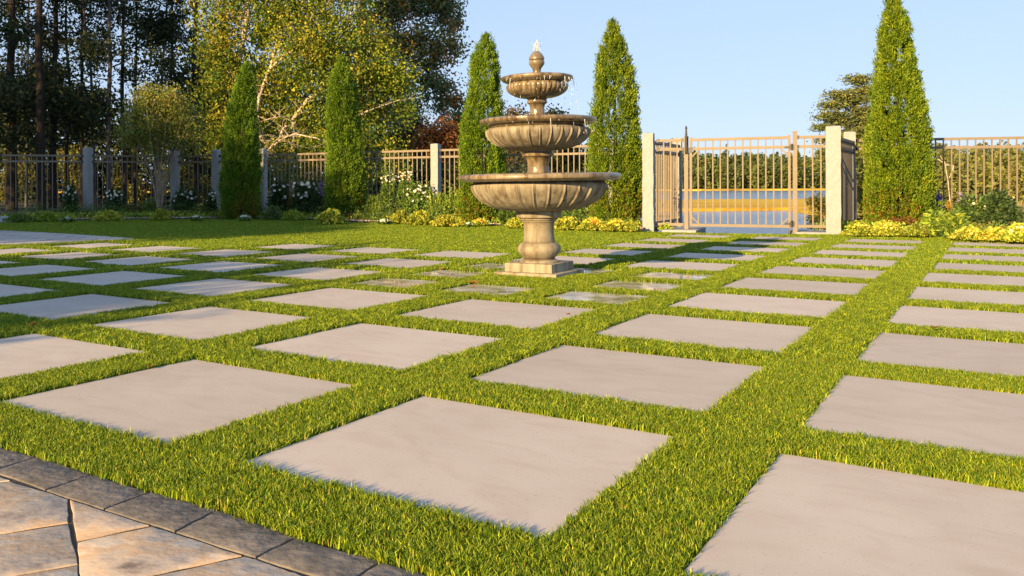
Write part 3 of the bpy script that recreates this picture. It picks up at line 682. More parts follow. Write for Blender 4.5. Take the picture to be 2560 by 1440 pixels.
# gate posts
gl = gp(1626, 580); gr = gp(2091, 588.5)
gl = Vector((gl.x, gl.y + .08)); gr = Vector((gr.x, gr.y + .08))
rl = Vector(FL[-1]); rr = Vector(fence_R[0])
granite_post(gl.x, gl.y, .15, .15, 1.41, -.42, 'tall cream granite gate post left of the gate', -.01, 'granite gate posts')
granite_post(gr.x, gr.y, .175, .16, 1.43, -.42, 'tallest cream granite gate post right of the gate', -.01, 'granite gate posts')
granite_post(rl.x, rl.y, .155, .155, 1.43, -.42, 'granite post standing behind the left gate post', -.01, 'granite gate posts')
granite_post(rr.x, rr.y, .16, .16, 1.46, -.42, 'granite post standing behind the right gate post', -.01, 'granite gate posts')
panel(gl + Vector((.03, .09)), rl - Vector((-.0, .09)), 'short return fence panel seen at a slant behind the left gate post', zbase=0)
panel(gr + Vector((.05, .1)), rr - Vector((.0, .1)), 'short return fence panel seen edge on behind the right gate post', zbase=0)
qr = Vector(fence_R[1]); dr = (qr - rr).normalized()
panel(rr + dr * .09, rr + dr * .70, 'short fence panel between the right rear gate post and the largest cypress', zbase=.03)
panel(rr + dr * .73, qr, 'sunlit fence panel right of the largest cypress, running out of the picture', zbase=.03)
# gate line
gdir = (gr - gl).normalized(); Lg = (gr - gl).length
def onl(px):
    a_, _ = ray(px, 460); # X = a*Y and point on gl + t*gdir
    t = (a_ * gl.y - gl.x) / (gdir.x - a_ * gdir.y); return t
def gpnt(t): return gl + gdir * t
tA, tB, tC, tD = onl(1643), onl(1716), onl(1984), onl(2073)
def mpost(t, w, z0, z1, name, par, m='bronze'):
    mb = MB(); mb.box((-w / 2, -w / 2, z0), (w / 2, w / 2, z1)); mb.box((-w / 2 - .003, -w / 2 - .003, z1), (w / 2 + .003, w / 2 + .003, z1 + .012)); o = mb.build(name, M[m], par); o.location = (t, 0, 0); return o
pA = panel(gpnt(tA), gpnt(tB - .03), 'small fixed fence panel between the left gate post and the latch', zbase=0)
pD = panel(gpnt(tC + .035), gpnt(tD), 'small fixed fence panel between the hinges and the right gate post', zbase=0)
rzg = math.atan2(gdir.y, gdir.x)
for t, lab, h_ in ((tB, 'bronze latch post on the left of the gate', 1.33), (tC + .018, 'bronze hinge post on the right of the gate', 1.36)):
    q = gpnt(t); mb = MB(); w_ = .027; mb.box((-w_, -w_, -.04), (w_, w_, h_)); mb.box((-w_ - .003, -w_ - .003, h_), (w_ + .003, w_ + .003, h_ + .012)); o = mb.build('gate_post', M['bronze'])
    o.location = (q.x, q.y, 0); o.rotation_euler = (0, 0, rzg); tag(o, lab, 'post')
g0 = tB + .045; g1 = tC - .035; LG = g1 - g0; q = gpnt(g0)
gate = empty('garden_gate', (q.x, q.y, 0), 'closed bronze metal gate with black latch and hinges, river behind it', 'gate', None, rzg)
mb = MB()
for x0, x1 in ((0, .032), (LG - .032, LG)): mb.box((x0, -.016, .085), (x1, .016, 1.325))
for z in (1.29, 1.165, .105): mb.box((.0325, -.013, z - .019), (LG - .0325, .013, z + .019))
for x0, sx in ((.033, 1), (LG - .033, -1)):
    for z0, sz in ((.124, 1), (1.146, -1)): mb.add([(x0, -.012, z0 + sz * .10), (x0 + sx * .10, -.012, z0), (x0 + sx * .075, -.012, z0), (x0, -.012, z0 + sz * .075), (x0, .012, z0 + sz * .10), (x0 + sx * .10, .012, z0), (x0 + sx * .075, .012, z0), (x0, .012, z0 + sz * .075)], [(0, 1, 2, 3), (4, 7, 6, 5), (0, 4, 5, 1), (3, 2, 6, 7)])
mb.build('gate_frame', M['bronze'], gate)
n = 12; key = (1.29, .11)
for i in range(n):
    o = link('picket', picket[key], None, gate); o.location = (.016 + (i + 1) * (LG - .032) / (n + 1), 0, 0)
for z in (.14, 1.16):
    mb = MB(); mb.box((LG - .015, -.03, z - .035), (LG + .045, -.017, z + .035)); mb.box((LG - .075, -.026, z - .012), (LG - .015, -.0172, z + .012)); mb.tube([(LG + .016, -.03, z - .045), (LG + .016, -.03, z + .045)], .011, 10); mb.build('hinge', M['black'], gate, smooth=30)
lt = empty('gate_latch', (*gpnt(tB + .005), 0), 'tall black magnetic latch with key knob on the latch post', 'latch', None, rzg)
mb = MB(); mb.tube([(0, -.045, 1.10), (0, -.045, 1.16), (0, -.045, 1.36), (0, -.045, 1.44)], [.017, .02, .016, .011], 12); mb.box((-.02, -.05, 1.10), (.02, -.0275, 1.20)); mb.build('latch_body', M['black'], lt, smooth=30)
mb = MB(); mb.tube([(0, -.045, 1.44), (0, -.045, 1.455), (0, -.045, 1.47), (0, -.045, 1.485)], [.012, .016, .012, .004], 12); mb.build('knob', M['black'], lt, smooth=40)
mb = MB(); mb.box((.03, -.03, 1.12), (.075, -.0165, 1.185)); mb.build('striker', M['black'], lt)
# granite steps beyond the gate
def step(pts, z0, z1, label):
    mb = MB(); mb.prism(pts, z0, z1, .008); tag(mb.build('granite_step', M['granite']), label, 'step', 'granite steps at the gate')
a = gp(1655, 583); b_ = gp(1740, 584.5)
step([(a.x, a.y), (b_.x, b_.y), (b_.x + .48, b_.y + 1.0), (a.x + .45, a.y + 1.05)], -.25, .045, 'granite step beside the left gate post, low in front of the river')
a = gp(1988, 587); b_ = gp(2074, 588.5)
step([(a.x, a.y), (b_.x, b_.y), (b_.x + .2, b_.y + .75), (a.x + .25, a.y + .8)], -.25, .035, 'granite step beside the right gate post with fence shadow stripes')
# ------------------------------------------------------------------ vegetation helpers
def noise_fn(seed, k=5):
    rg = np.random.default_rng(seed); f = rg.normal(size=(k, 3)); ph = rg.uniform(0, 6.28, k)
    return lambda P_: sum(np.sin(P_ @ f[i] + ph[i]) for i in range(k)) / k
def foliage(blobs, pal, n, L, Wd, clump=.18, cn=None, shell=.55, droop=0.0, jit=.25, flat=1.0, stretch=(1, 1, 1)):
    """blobs: (centre, (rx,ry,rz), weight). leaves gathered in small clumps so that gaps stay open"""
    blobs = [b if len(b) == 3 else (*b, 1) for b in blobs]
    wt = np.array([b[2] * np.prod(b[1]) ** .67 for b in blobs]); wt /= wt.sum()
    Vs, Cs = [], []
    pal = np.array(pal)
    for (c, r, _), q in zip(blobs, wt):
        m_ = int(n * q)
        if m_ < 8: continue
        nc = max(3, int(m_ / (cn or 28)))
        dd = rdir(nc); rad = (shell + (1 - shell) * rng.random(nc) ** .6)[:, None]
        cc = np.array(c) + dd * rad * np.array(r) * (1 + .15 * rng.normal(size=(nc, 1)).clip(-2, 1.6))
        ci = rng.integers(0, nc, m_)
        Pp = cc[ci] + rng.normal(size=(m_, 3)).clip(-2.1, 2.1) * clump * np.array(stretch) * (.6 + .8 * rng.random((nc, 1)))[ci]
        A = rdir(m_); A[:, 2] = A[:, 2] * flat - droop
        Nn = rdir(m_); l = L * rng.uniform(.6, 1.35, m_); w_ = Wd * rng.uniform(.7, 1.3, m_)
        Vs.append(leaf_quads(Pp, A, Nn, l, w_))
        base = pal[rng.integers(0, len(pal), nc)][ci]; other = pal[rng.integers(0, len(pal), m_)]
        mixf = rng.random((m_, 1)) * .6
        Cs.append((base * (1 - mixf) + other * mixf) * (1 + rng.normal(size=(m_, 1)) * jit).clip(.4, 1.7))
    return np.concatenate(Vs), np.concatenate(Cs)
def leafobj(name, vc, m, parent): return link(name, qmesh(name, *vc), M[m], parent)
def rel(root, pts): return [tuple(Vector(p) - root) for p in pts]

def cypress(px, yb, Ypl, ztop, halfw, table, label, seed, lean=0.0, n=78000, orange=.5, tint=(1, 1, 1)):
    x = xat(px, Ypl); t = empty('columnar_cypress', (x, Ypl, ZB), label, 'cypress', 'cypresses along the fence')
    nf = noise_fn(seed); n2 = noise_fn(seed + 50, 4); ts, rs = zip(*table); hh = ztop - ZB
    ns = 2300; tt = rng.random(ns) ** 1.0; 
    keep = rng.random(ns) < np.interp(tt, ts, rs) * .9 + .15; tt = tt[keep]; ns = len(tt)
    th = rng.uniform(0, 6.283, ns); r = np.interp(tt, ts, rs) * halfw
    pn = np.stack([np.cos(th) * 2.2, np.sin(th) * 2.2, tt * hh * 2.2], 1)
    r = r * (1 + .20 * nf(pn) + .07 * rng.normal(size=ns)) * rng.uniform(.72, 1.0, ns) ** .6
    cen = np.stack([r * np.cos(th) + lean * tt ** 2, r * np.sin(th), tt * hh + .02], 1)
    ci = rng.integers(0, ns, n); out = np.stack([np.cos(th), np.sin(th), np.zeros(ns)], 1)[ci]
    up = rng.uniform(-1, 1, n)[:, None]; plume = .055 * (.6 + .6 * (1 - tt[ci]))
    P_ = cen[ci] + np.array([0, 0, 1]) * up * plume[:, None] * 1.5 + out * (.03 * up + .018 * rng.normal(size=(n, 1))) + rng.normal(size=(n, 3)) * .016
    A = out * .55 + np.array([0, 0, 1.0]) + rng.normal(size=(n, 3)) * .45
    Nn = np.cross(out, np.array([0, 0, 1.0])) + rng.normal(size=(n, 3)) * .8
    V = leaf_quads(P_, A, Nn, rng.uniform(.024, .052, n), rng.uniform(.010, .018, n))
    pal = np.array([(.13, .20, .010), (.18, .24, .012), (.24, .29, .015), (.10, .16, .010)])
    col = pal[rng.integers(0, 4, ns)][ci] * (1 + .18 * n2(pn)[ci][:, None]) * (1 + .2 * rng.normal(size=(n, 1))).clip(.5, 1.6)
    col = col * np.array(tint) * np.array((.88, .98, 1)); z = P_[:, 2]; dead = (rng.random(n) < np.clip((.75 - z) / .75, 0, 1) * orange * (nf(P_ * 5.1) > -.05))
    col[dead] = np.array([.30, .15, .03]) * rng.uniform(.6, 1.2, (dead.sum(), 1))
    leafobj('crown', (V, col), 'conifer', t)
    # inner twigs
    mb = MB(); mb.tube([(0, 0, -.04), (lean * .1, 0, hh * .5), (lean * .9, 0, hh * .93)], [.04, .025, .006], 8); mb.build('trunk', M['bark_dark'], t, smooth=60)
    return t
tabA = [(0, .85), (.08, .98), (.13, 1), (.25, .9), (.41, .82), (.54, .67), (.7, .49), (.83, .38), (.92, .17), (.97, .07), (1, .03)]
tabB = [(0, .85), (.1, .98), (.22, 1), (.43, .92), (.62, .8), (.82, .57), (.91, .32), (.96, .12), (1, .04)]
tabC = [(0, .8), (.1, .96), (.25, 1), (.45, .85), (.64, .71), (.77, .54), (.9, .38), (.96, .15), (1, .02)]
tabD = [(0, .85), (.15, 1), (.4, .92), (.62, .8), (.76, .66), (.84, .6), (.91, .38), (.95, .14), (1, .04)]
tabE = [(0, .85), (.1, .97), (.35, 1), (.54, .87), (.65, .72), (.76, .63), (.87, .55), (.93, .36), (.97, .15), (1, .03)]
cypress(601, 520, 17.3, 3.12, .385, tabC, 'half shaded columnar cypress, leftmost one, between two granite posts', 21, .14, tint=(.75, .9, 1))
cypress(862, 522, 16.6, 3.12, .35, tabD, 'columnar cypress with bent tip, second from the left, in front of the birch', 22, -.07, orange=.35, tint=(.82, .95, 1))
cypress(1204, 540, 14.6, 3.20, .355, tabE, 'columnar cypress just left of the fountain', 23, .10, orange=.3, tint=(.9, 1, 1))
cypress(1539, 565, 13.2, 3.14, .365, tabB, 'sunlit columnar cypress just right of the fountain', 24, -.03, orange=.3)
cypress(2249, 575, 11.9, 3.30, .42, tabA, 'largest bright green conical cypress right of the gate with orange patches', 25, -.08, n=120000, orange=.3)

def limb(mb, pts, r0, r1, n=8, wob=.0):
    pts = [Vector(p) for p in pts]; out = [pts[0]]
    for a, b_ in zip(pts[:-1], pts[1:]):
        for k in range(1, 4): out.append(a.lerp(b_, k / 3) + Vector((random.gauss(0, wob), random.gauss(0, wob), random.gauss(0, wob * .5))))
    m_ = len(out) - 1
    mb.tube(out, [r0 + (r1 - r0) * i / m_ for i in range(m_ + 1)], n)
    return out
def twigs(mb, path, n, L, r, dirb=(0, 0, .3)):
    for _ in range(n):
        i = random.randrange(1, len(path)); p = path[i]; d_ = Vector((random.gauss(0, 1), random.gauss(0, .7), random.gauss(0, .6))) .normalized() + Vector(dirb)
        q = p + d_.normalized() * L * random.uniform(.4, 1); mid = p.lerp(q, .5) + Vector((random.gauss(0, .04), 0, random.gauss(0, .04)))
        mb.tube([p, mid, q], [r, r * .6, r * .2], 5)

# --- golden birch behind the fence
def pxp(root, D0, lst):
    return [tuple(at(p[0], p[1], D0 + (p[2] if len(p) > 2 else 0)) - root) for p in lst]
D0 = 22.0
root = Vector((xat(728, D0), D0, -.03)); bt = empty('birch_tree', root, 'large golden leaved birch with pale branching stems, behind the fence between the two left cypresses', 'tree')
mb = MB()
stems = [([(728, 520), (690, 400, .2), (620, 270, .3), (590, 190, .2), (613, 80, 0), (624, 0, 0), (640, -200, 0), (650, -420, 0)], .11, .04),
         ([(728, 520), (700, 420), (645, 330, -.2), (640, 285, -.3), (650, 240, -.3), (675, 170, -.3), (692, 105, -.2), (705, 0, 0), (712, -240, 0)], .085, .02),
         ([(728, 520), (730, 400), (733, 300), (760, 262, -.2), (775, 243, -.3), (803, 228, -.3), (832, 185, -.3), (850, 140, -.3), (875, 60, -.1), (900, -150, 0)], .08, .015),
         ([(675, 172, -.3), (700, 150, -.4), (728, 130, -.5), (745, 100, -.5), (790, 25, -.5), (835, -5, -.4), (880, -60, -.3)], .04, .015),
         ([(733, 320), (715, 315, -.2), (700, 340, -.3), (683, 362, -.4), (655, 385, -.6)], .045, .02),
         ([(660, 385, -.5), (700, 350, -.6), (735, 336, -.6), (790, 345, -.7), (830, 360, -.7)], .035, .012),
         ([(735, 500), (800, 420), (860, 330, -.2), (895, 288, -.3), (932, 272, -.4), (1000, 250, -.3)], .06, .015),
         ([(803, 228, -.3), (860, 230, -.4), (930, 225, -.4)], .025, .01),
         ([(624, 0), (660, -60), (740, -150), (800, -320)], .05, .015), ([(613, 80), (560, 20), (520, -80), (500, -220)], .04, .012),
         ([(650, 240, -.3), (610, 215, -.5), (560, 190, -.6)], .02, .008), ([(640, 290, -.3), (665, 300, -.5), (700, 290, -.5)], .025, .01)]
for pts, r0, r1 in stems:
    pa = limb(mb, pxp(root, D0, pts), r0 * .85, r1, 8, .012); twigs(mb, pa, 14, .8, .008)
mb.build('trunk', M['bark_birch'], bt, smooth=60)
def blobs_px(root, D0, lst, dep=.8):
    k = D0 / F; return [(np.array(at(b[0], b[1], D0 + (b[4] if len(b) > 4 else 0)) - root), (b[2] * k, min(b[2], b[3]) * k * dep + .3, b[3] * k), b[5] if len(b) > 5 else 1) for b in lst]
bb = [(545, 40, 60, 80), (600, -60, 90, 100), (700, -40, 110, 110), (830, -30, 110, 100), (690, 60, 100, 70), (800, 70, 100, 80), (560, 170, 55, 100, -.3), (545, 330, 50, 70, -.3), (620, 330, 70, 80, .2), (680, 210, 80, 80, .3),
      (770, 170, 90, 70, -.3), (860, 130, 80, 80, 0), (900, 210, 60, 80), (760, 300, 110, 60, .3), (710, 400, 100, 55, -.2), (830, 370, 90, 70, .2), (930, 300, 70, 70, .4), (960, 400, 70, 60, .5), (600, 430, 60, 45, .4), (870, 450, 90, 40, .5), (740, 470, 90, 30, .3),
      (650, -220, 170, 130), (820, -220, 140, 130), (960, 210, 50, 60, .1), (955, 150, 55, 45, -.2), (1000, 200, 45, 40, 0), (1010, 265, 40, 25, 0), (930, 90, 50, 40, 0), (530, 120, 40, 60, -.3), (520, 230, 30, 30, -.3), (770, 120, 90, 60, -.6), (850, 200, 70, 50, -.6)]
gold = [(.46, .47, .03), (.30, .37, .03), (.44, .39, .03), (.18, .29, .03), (.11, .20, .025), (.42, .33, .05), (.06, .12, .025), (.14, .25, .03), (.09, .17, .03)]
leafobj('crown', foliage(blobs_px(root, D0, bb), gold, 96000, .080, .050, clump=.20, cn=70, shell=.2, droop=.5), 'leaf', bt)

# --- oak with red tints to the right of the birch
D1 = 27.0
root = Vector((xat(905, D1), D1, -.03)); ot = empty('oak_tree', root, 'dark green oak turning orange, reaching out against the sky right of the birch', 'tree')
mb = MB()
for pts, r0, r1 in [([(905, 515), (900, 300), (905, 100), (900, -150), (890, -400)], .2, .06), ([(903, 200), (960, 110), (1030, 90), (1110, 110)], .06, .01), ([(903, 260), (980, 210), (1060, 205), (1140, 220)], .06, .01),
                    ([(905, 60), (980, 10), (1060, 0), (1130, 40)], .06, .01), ([(900, -60), (980, -120), (1080, -130)], .06, .01), ([(904, 310), (960, 280), (1030, 250), (1120, 245)], .05, .01), ([(960, 110), (1010, 150), (1070, 160)], .03, .01)]:
    pa = limb(mb, pxp(root, D1, pts), r0, r1, 8, .02); twigs(mb, pa, 16, 1.0, .015)
mb.build('trunk', M['bark_grey'], ot, smooth=60)
bb = [(960, 30, 70, 60), (1040, 10, 60, 50), (1100, 30, 45, 40), (1135, 60, 22, 20), (1150, 125, 22, 10), (1120, 115, 40, 20), (1060, 100, 60, 35), (980, 110, 70, 50), (1090, 150, 40, 20), (1040, 160, 60, 25), (1070, 205, 60, 22), (1120, 215, 40, 18), (1000, 220, 50, 30), (1140, 250, 30, 12), (1095, 255, 50, 15), (1155, 265, 12, 10),
      (950, 190, 50, 60), (930, -80, 110, 80), (1050, -80, 80, 60), (960, 280, 60, 35, 1), (1010, 275, 40, 18), (1120, 10, 35, 25), (1100, -30, 50, 30)]
oak = [(.12, .19, .08), (.16, .22, .08), (.10, .16, .09), (.20, .22, .06), (.12, .19, .10), (.11, .17, .08), (.15, .21, .08), (.48, .20, .06), (.38, .29, .06)]
leafobj('crown', foliage(blobs_px(root, D1, bb), oak, 30000, .11, .07, clump=.17, cn=50, shell=.2), 'leaf', ot)

# --- small trees and shrubs beyond the fence, centre
def small_tree(name, px, D, zt, blobs, pal, n, L, Wd, label, cat='tree', m='leaf', bark='bark_grey', zb=-.05, clump=.2, r=.06, shell=.2, group=None, flat=1.0, stretch=(1, 1, 1), droop=0):
    root = Vector((xat(px, D), D, zb)); t = empty(name, root, label, cat, group)
    mb = MB(); top = at(px, zt, D) - root; base = Vector((0, 0, -.1))
    pa = limb(mb, [base, (top.x * .3 + .05, 0, top.z * .4), (top.x, 0, top.z * .92)], r, r * .25, 7, .02)
    for b in blobs[:7]:
        c = at(b[0], b[1], D) - root; limb(mb, [pa[min(len(pa) - 1, max(1, int(len(pa) * min(.9, max(.1, c.z / max(top.z, .5) * .7)))))], tuple(c)], r * .4, r * .1, 5, .02)
    mb.build('trunk', M[bark], t, smooth=60)
    leafobj('crown', foliage(blobs_px(root, D, blobs), pal, n, L, Wd, clump=clump, cn=24, shell=shell, flat=flat, stretch=stretch, droop=droop), m, t)
    return t
redp = [(.42, .13, .045), (.24, .10, .03), (.20, .13, .03), (.33, .13, .05), (.14, .12, .03)]
olive = [(.12, .13, .025), (.09, .11, .025), (.16, .16, .03), (.07, .09, .02), (.2, .16, .03)]
pine = [(.045, .07, .025), (.06, .085, .03), (.035, .055, .025), (.09, .10, .03), (.11, .10, .04)]
small_tree('maple_tree', 1090, 34, 312, [(1085, 350, 52, 36), (1110, 330, 35, 25), (1060, 375, 40, 25), (1120, 375, 35, 25), (1090, 420, 50, 35)], redp, 7000, .13, .09, 'rusty red maple beyond the fence, left of the third cypress')
small_tree('pine_tree', 1035, 38, 265, [(1030, 300, 35, 12), (1050, 330, 45, 12), (1020, 355, 50, 14), (1040, 390, 50, 20), (1030, 280, 18, 10), (1110, 283, 18, 7), (990, 340, 30, 20), (1010, 430, 60, 30)], pine, 9000, .16, .05, 'dark green pine behind the fence between the oak and the red maple', m='conifer')
small_tree('alder_tree', 1150, 40, 285, [(1150, 310, 28, 22), (1170, 340, 30, 25), (1140, 345, 30, 20), (1160, 400, 40, 40)], olive, 6000, .16, .10, 'yellow green tree peeking out left of the third cypress')
small_tree('young_tree', 1290, 36, 272, [(1285, 290, 22, 16), (1300, 310, 28, 18), (1275, 330, 25, 20), (1300, 380, 45, 40), (1290, 440, 50, 40)], [(.2, .11, .05), (.12, .12, .03), (.09, .1, .03), (.17, .14, .04)], 7000, .12, .08, 'thin pinkish tree top showing left of the fountain top')
small_tree('young_tree', 1388, 37, 272, [(1385, 288, 24, 12), (1375, 310, 20, 14), (1400, 345, 35, 25), (1420, 390, 50, 40), (1400, 440, 60, 40), (1460, 430, 40, 40)], olive, 8000, .13, .09, 'olive tree showing right of the fountain top, behind the fence')
for i, (px, D, b, lab) in enumerate([(940, 25, [(930, 440, 70, 50), (960, 410, 50, 40), (990, 470, 50, 40)], 'green bush behind the sunlit fence panel, right of the second cypress'),
                                     (1060, 24, [(1060, 450, 60, 40), (1110, 460, 50, 40), (1030, 480, 50, 30)], 'tall dark bush behind the fence and the sunlit granite post'),
                                     (1170, 26, [(1150, 450, 50, 50), (1200, 460, 60, 60)], 'dark bush behind the fence at the third cypress'),
                                     (1300, 25, [(1290, 470, 55, 60), (1330, 490, 50, 50), (1260, 480, 50, 50)], 'dark bush behind the fence and the fountain pedestal'),
                                     (1440, 26, [(1420, 490, 50, 50), (1470, 480, 50, 50), (1530, 480, 60, 50)], 'dark bush behind the fence left of the fourth cypress')]):
    small_tree('bush', px, D, 430, b, [(.04, .06, .02), (.06, .08, .02), (.09, .1, .025), (.03, .05, .02)], 7000, .10, .065, lab, 'bush', shell=.1, r=.03, clump=.15)

# --- dark woods on the left: each tree its own trunk and crown
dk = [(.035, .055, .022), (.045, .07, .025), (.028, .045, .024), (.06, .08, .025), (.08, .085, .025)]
wood = [(30, 27, 28, 2, 'bark_dark', 'thick nearly black pine trunk, leftmost in the woods'), (103, 25.5, 24, -3, 'bark_dark', 'straight black pine trunk, second from the left edge of the woods'), (132, 29, 20, 8, 'bark_dark', 'black trunk close right of the second one in the woods'),
        (66, 31, 8, 6, 'bark_grey', 'thin grey crooked trunk left of the straight black pine'), (205, 33, 12, 2, 'bark_dark', 'slim dark trunk left of the leftmost grey stem'), (238, 30, 9, -28, 'bark_grey', 'thin grey trunk leaning to the left in the woods'),
        (271, 27.5, 13, 3, 'bark_grey', 'tall straight grey trunk, the brightest stem in the dark woods'), (311, 34, 13, -1, 'bark_dark', 'dark trunk just right of the brightest grey stem'), (338, 36, 9, 4, 'bark_dark', 'slender dark trunk far back between two grey stems'),
        (386, 30, 9, 34, 'bark_grey', 'grey trunk curving to the right above the multi stemmed shrub'), (432, 33, 12, 0, 'bark_dark', 'dark trunk far back, right of the curving grey stem'), (492, 27, 17, 0, 'bark_dark', 'broad dark trunk left of the golden birch'), (168, 35, 10, -2, 'bark_dark', 'far slim trunk between black pines'), (-60, 28, 22, 2, 'bark_dark', 'black pine trunk just outside the left edge'), (560, 30, 18, 4, 'bark_dark', 'dark trunk mostly hidden behind the birch leaves')]
for i, (px, D, w_, lean, bk, lab) in enumerate(wood):
    rg = np.random.default_rng(900 + i); root = Vector((xat(px, D), D, -.05)); t = empty('forest_tree', root, lab, 'tree', 'trees of the dark woods')
    k = D / F; hh = 12.5 + rg.uniform(-1, 2); mb = MB(); r_ = w_ * k / 2
    pts = [(0, 0, -.1), (lean * k * .15, 0, hh * .15), (lean * k * .45 + rg.normal() * .05, 0, hh * .33), (lean * k, 0, hh * .5), (lean * k * 1.3, 0, hh * .75), (lean * k * 1.5, 0, hh)]
    pa = limb(mb, pts, r_ * 1.05, r_ * .3, 9, .015)
    for _ in range(10):
        z = rg.uniform(2.2, hh * .9); a = rg.uniform(0, 6.28); L_ = rg.uniform(.7, 1.9)
        cx_ = np.interp(z, [p[2] for p in pts], [p[0] for p in pts])
        mb.tube([(cx_, 0, z), (cx_ + L_ * .5 * math.cos(a), L_ * .5 * math.sin(a), z + rg.uniform(-.1, .2)), (cx_ + L_ * math.cos(a), L_ * math.sin(a), z + rg.uniform(-.3, .4))], [.03, .018, .006], 5)
    mb.build('trunk', M[bk], t, smooth=60)
    bl = []
    for _ in range(13):
        z = rg.uniform(1.6, hh) if i % 2 else rg.uniform(3.0, hh)
        bl.append((np.array((rg.normal() * 1.1 + lean * k, rg.normal() * .8, z)), (rg.uniform(.5, 1.2), rg.uniform(.5, 1.0), rg.uniform(.25, .6)), 1))
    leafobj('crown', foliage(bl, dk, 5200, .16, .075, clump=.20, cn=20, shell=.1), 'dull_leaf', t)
# far side of the woods: an uncountable mass
def mass(name, x0, x1, D, z0, ztops, pal, n, L, Wd, clump, lab, m='dull_leaf', dd=5, cn=30, stretch=(1, 1, 1)):
    bl = []
    for px in np.arange(x0, x1, 14):
        d_ = D + rng.uniform(-dd, dd); zt = np.interp(px, *zip(*ztops)); zt = H + (CY - zt - rng.uniform(-6, 6)) / F * D
        z = z0
        while z < zt:
            rr = rng.uniform(.6, 1.2) * (12 / F * D + .25); bl.append((np.array((xat(px + rng.uniform(-8, 8), d_), d_, z)), (rr, rr, rr * .8), 1)); z += rr * 1.0
    return tag(leafobj(name, foliage(bl, pal, n, L, Wd, clump=clump, cn=cn, shell=.1, stretch=stretch), m, None), lab, 'woods', kind='stuff')
mass('woodland', -200, 560, 47, 0, [(-200, 60), (0, 180), (60, 280), (120, 200), (220, 240), (300, 330), (420, 260), (560, 150)], [(.02, .034, .016), (.028, .045, .018), (.015, .027, .014), (.04, .055, .02), (.05, .06, .02)], 34000, .30, .16, .4, 'dark far side of the woods with small gaps of sky')  # leaf colours darkened to carry shade that the outside trees don't cast this far
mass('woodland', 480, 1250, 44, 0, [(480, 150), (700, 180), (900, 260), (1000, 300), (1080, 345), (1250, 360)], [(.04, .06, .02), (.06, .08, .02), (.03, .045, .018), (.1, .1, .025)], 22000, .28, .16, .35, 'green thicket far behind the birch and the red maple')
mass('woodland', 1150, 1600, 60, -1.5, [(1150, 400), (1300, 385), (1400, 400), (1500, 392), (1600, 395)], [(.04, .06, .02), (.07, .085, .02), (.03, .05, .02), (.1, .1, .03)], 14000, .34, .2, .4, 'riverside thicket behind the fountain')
# sunlit understory seen between the trunks
for i, (px, D, b, lab) in enumerate([(40, 40, [(30, 400, 30, 40), (60, 440, 30, 40), (20, 480, 30, 30)], 'sunlit yellow green bush deep in the woods at the left edge'), (180, 41, [(170, 400, 40, 30), (190, 450, 30, 30)], 'sunlit bush deep in the woods left of the leftmost granite post'),
                                     (300, 42, [(290, 460, 25, 30), (330, 480, 25, 25)], 'sunlit bush deep in the woods behind the white roses'), (470, 39, [(450, 440, 30, 30), (490, 470, 30, 25)], 'sunlit bush deep in the woods right of the multi stemmed shrub')]):
    small_tree('understory_bush', px, D, 410, b, [(.16, .19, .03), (.22, .22, .04), (.09, .12, .02), (.2, .13, .03)], 2000, .14, .09, lab, 'bush', r=.03, shell=.1)
# --- multi stemmed shrub in the bed
D = 18.0; root = Vector((xat(400, D), D, ZB)); sh = empty('multistem_shrub', root, 'vase shaped shrub of many thin brown stems with small olive leaves, left bed', 'shrub')
mb = MB(); rg = np.random.default_rng(5)
tops = [(330, 330), (350, 290), (365, 270), (380, 250), (400, 260), (420, 250), (440, 280), (455, 300), (470, 330), (345, 380), (460, 370), (395, 300), (415, 310), (372, 330), (432, 340), (320, 300), (480, 290)]
for (tx, ty) in tops:
    b0 = Vector((rg.normal() * .03, rg.normal() * .03, -.03)); e = at(tx, ty, D + rg.uniform(-.5, .5)) - root; mid = b0.lerp(e, .45); mid.x *= .62; mid.z += .1
    pa = limb(mb, [b0, mid * .5 + Vector((0, 0, .02)), mid, e], .013, .004, 6, .008); twigs(mb, pa, 5, .35, .004)
mb.build('stem', M['stem'], sh, smooth=60)
bb = [(330, 300, 32, 40), (360, 260, 35, 30), (400, 255, 40, 28), (440, 265, 38, 32), (470, 300, 30, 36), (350, 340, 38, 30), (400, 320, 45, 40), (450, 345, 38, 30), (385, 372, 30, 14), (320, 345, 22, 25), (480, 345, 22, 25), (365, 228, 12, 12), (425, 235, 18, 12)]
leafobj('crown', foliage(blobs_px(root, D, bb), [(.24, .29, .05), (.18, .25, .04), (.32, .32, .06), (.13, .20, .04), (.32, .22, .07)], 14000, .062, .026, clump=.10, cn=16, shell=.1, droop=.4), 'leaf', sh)

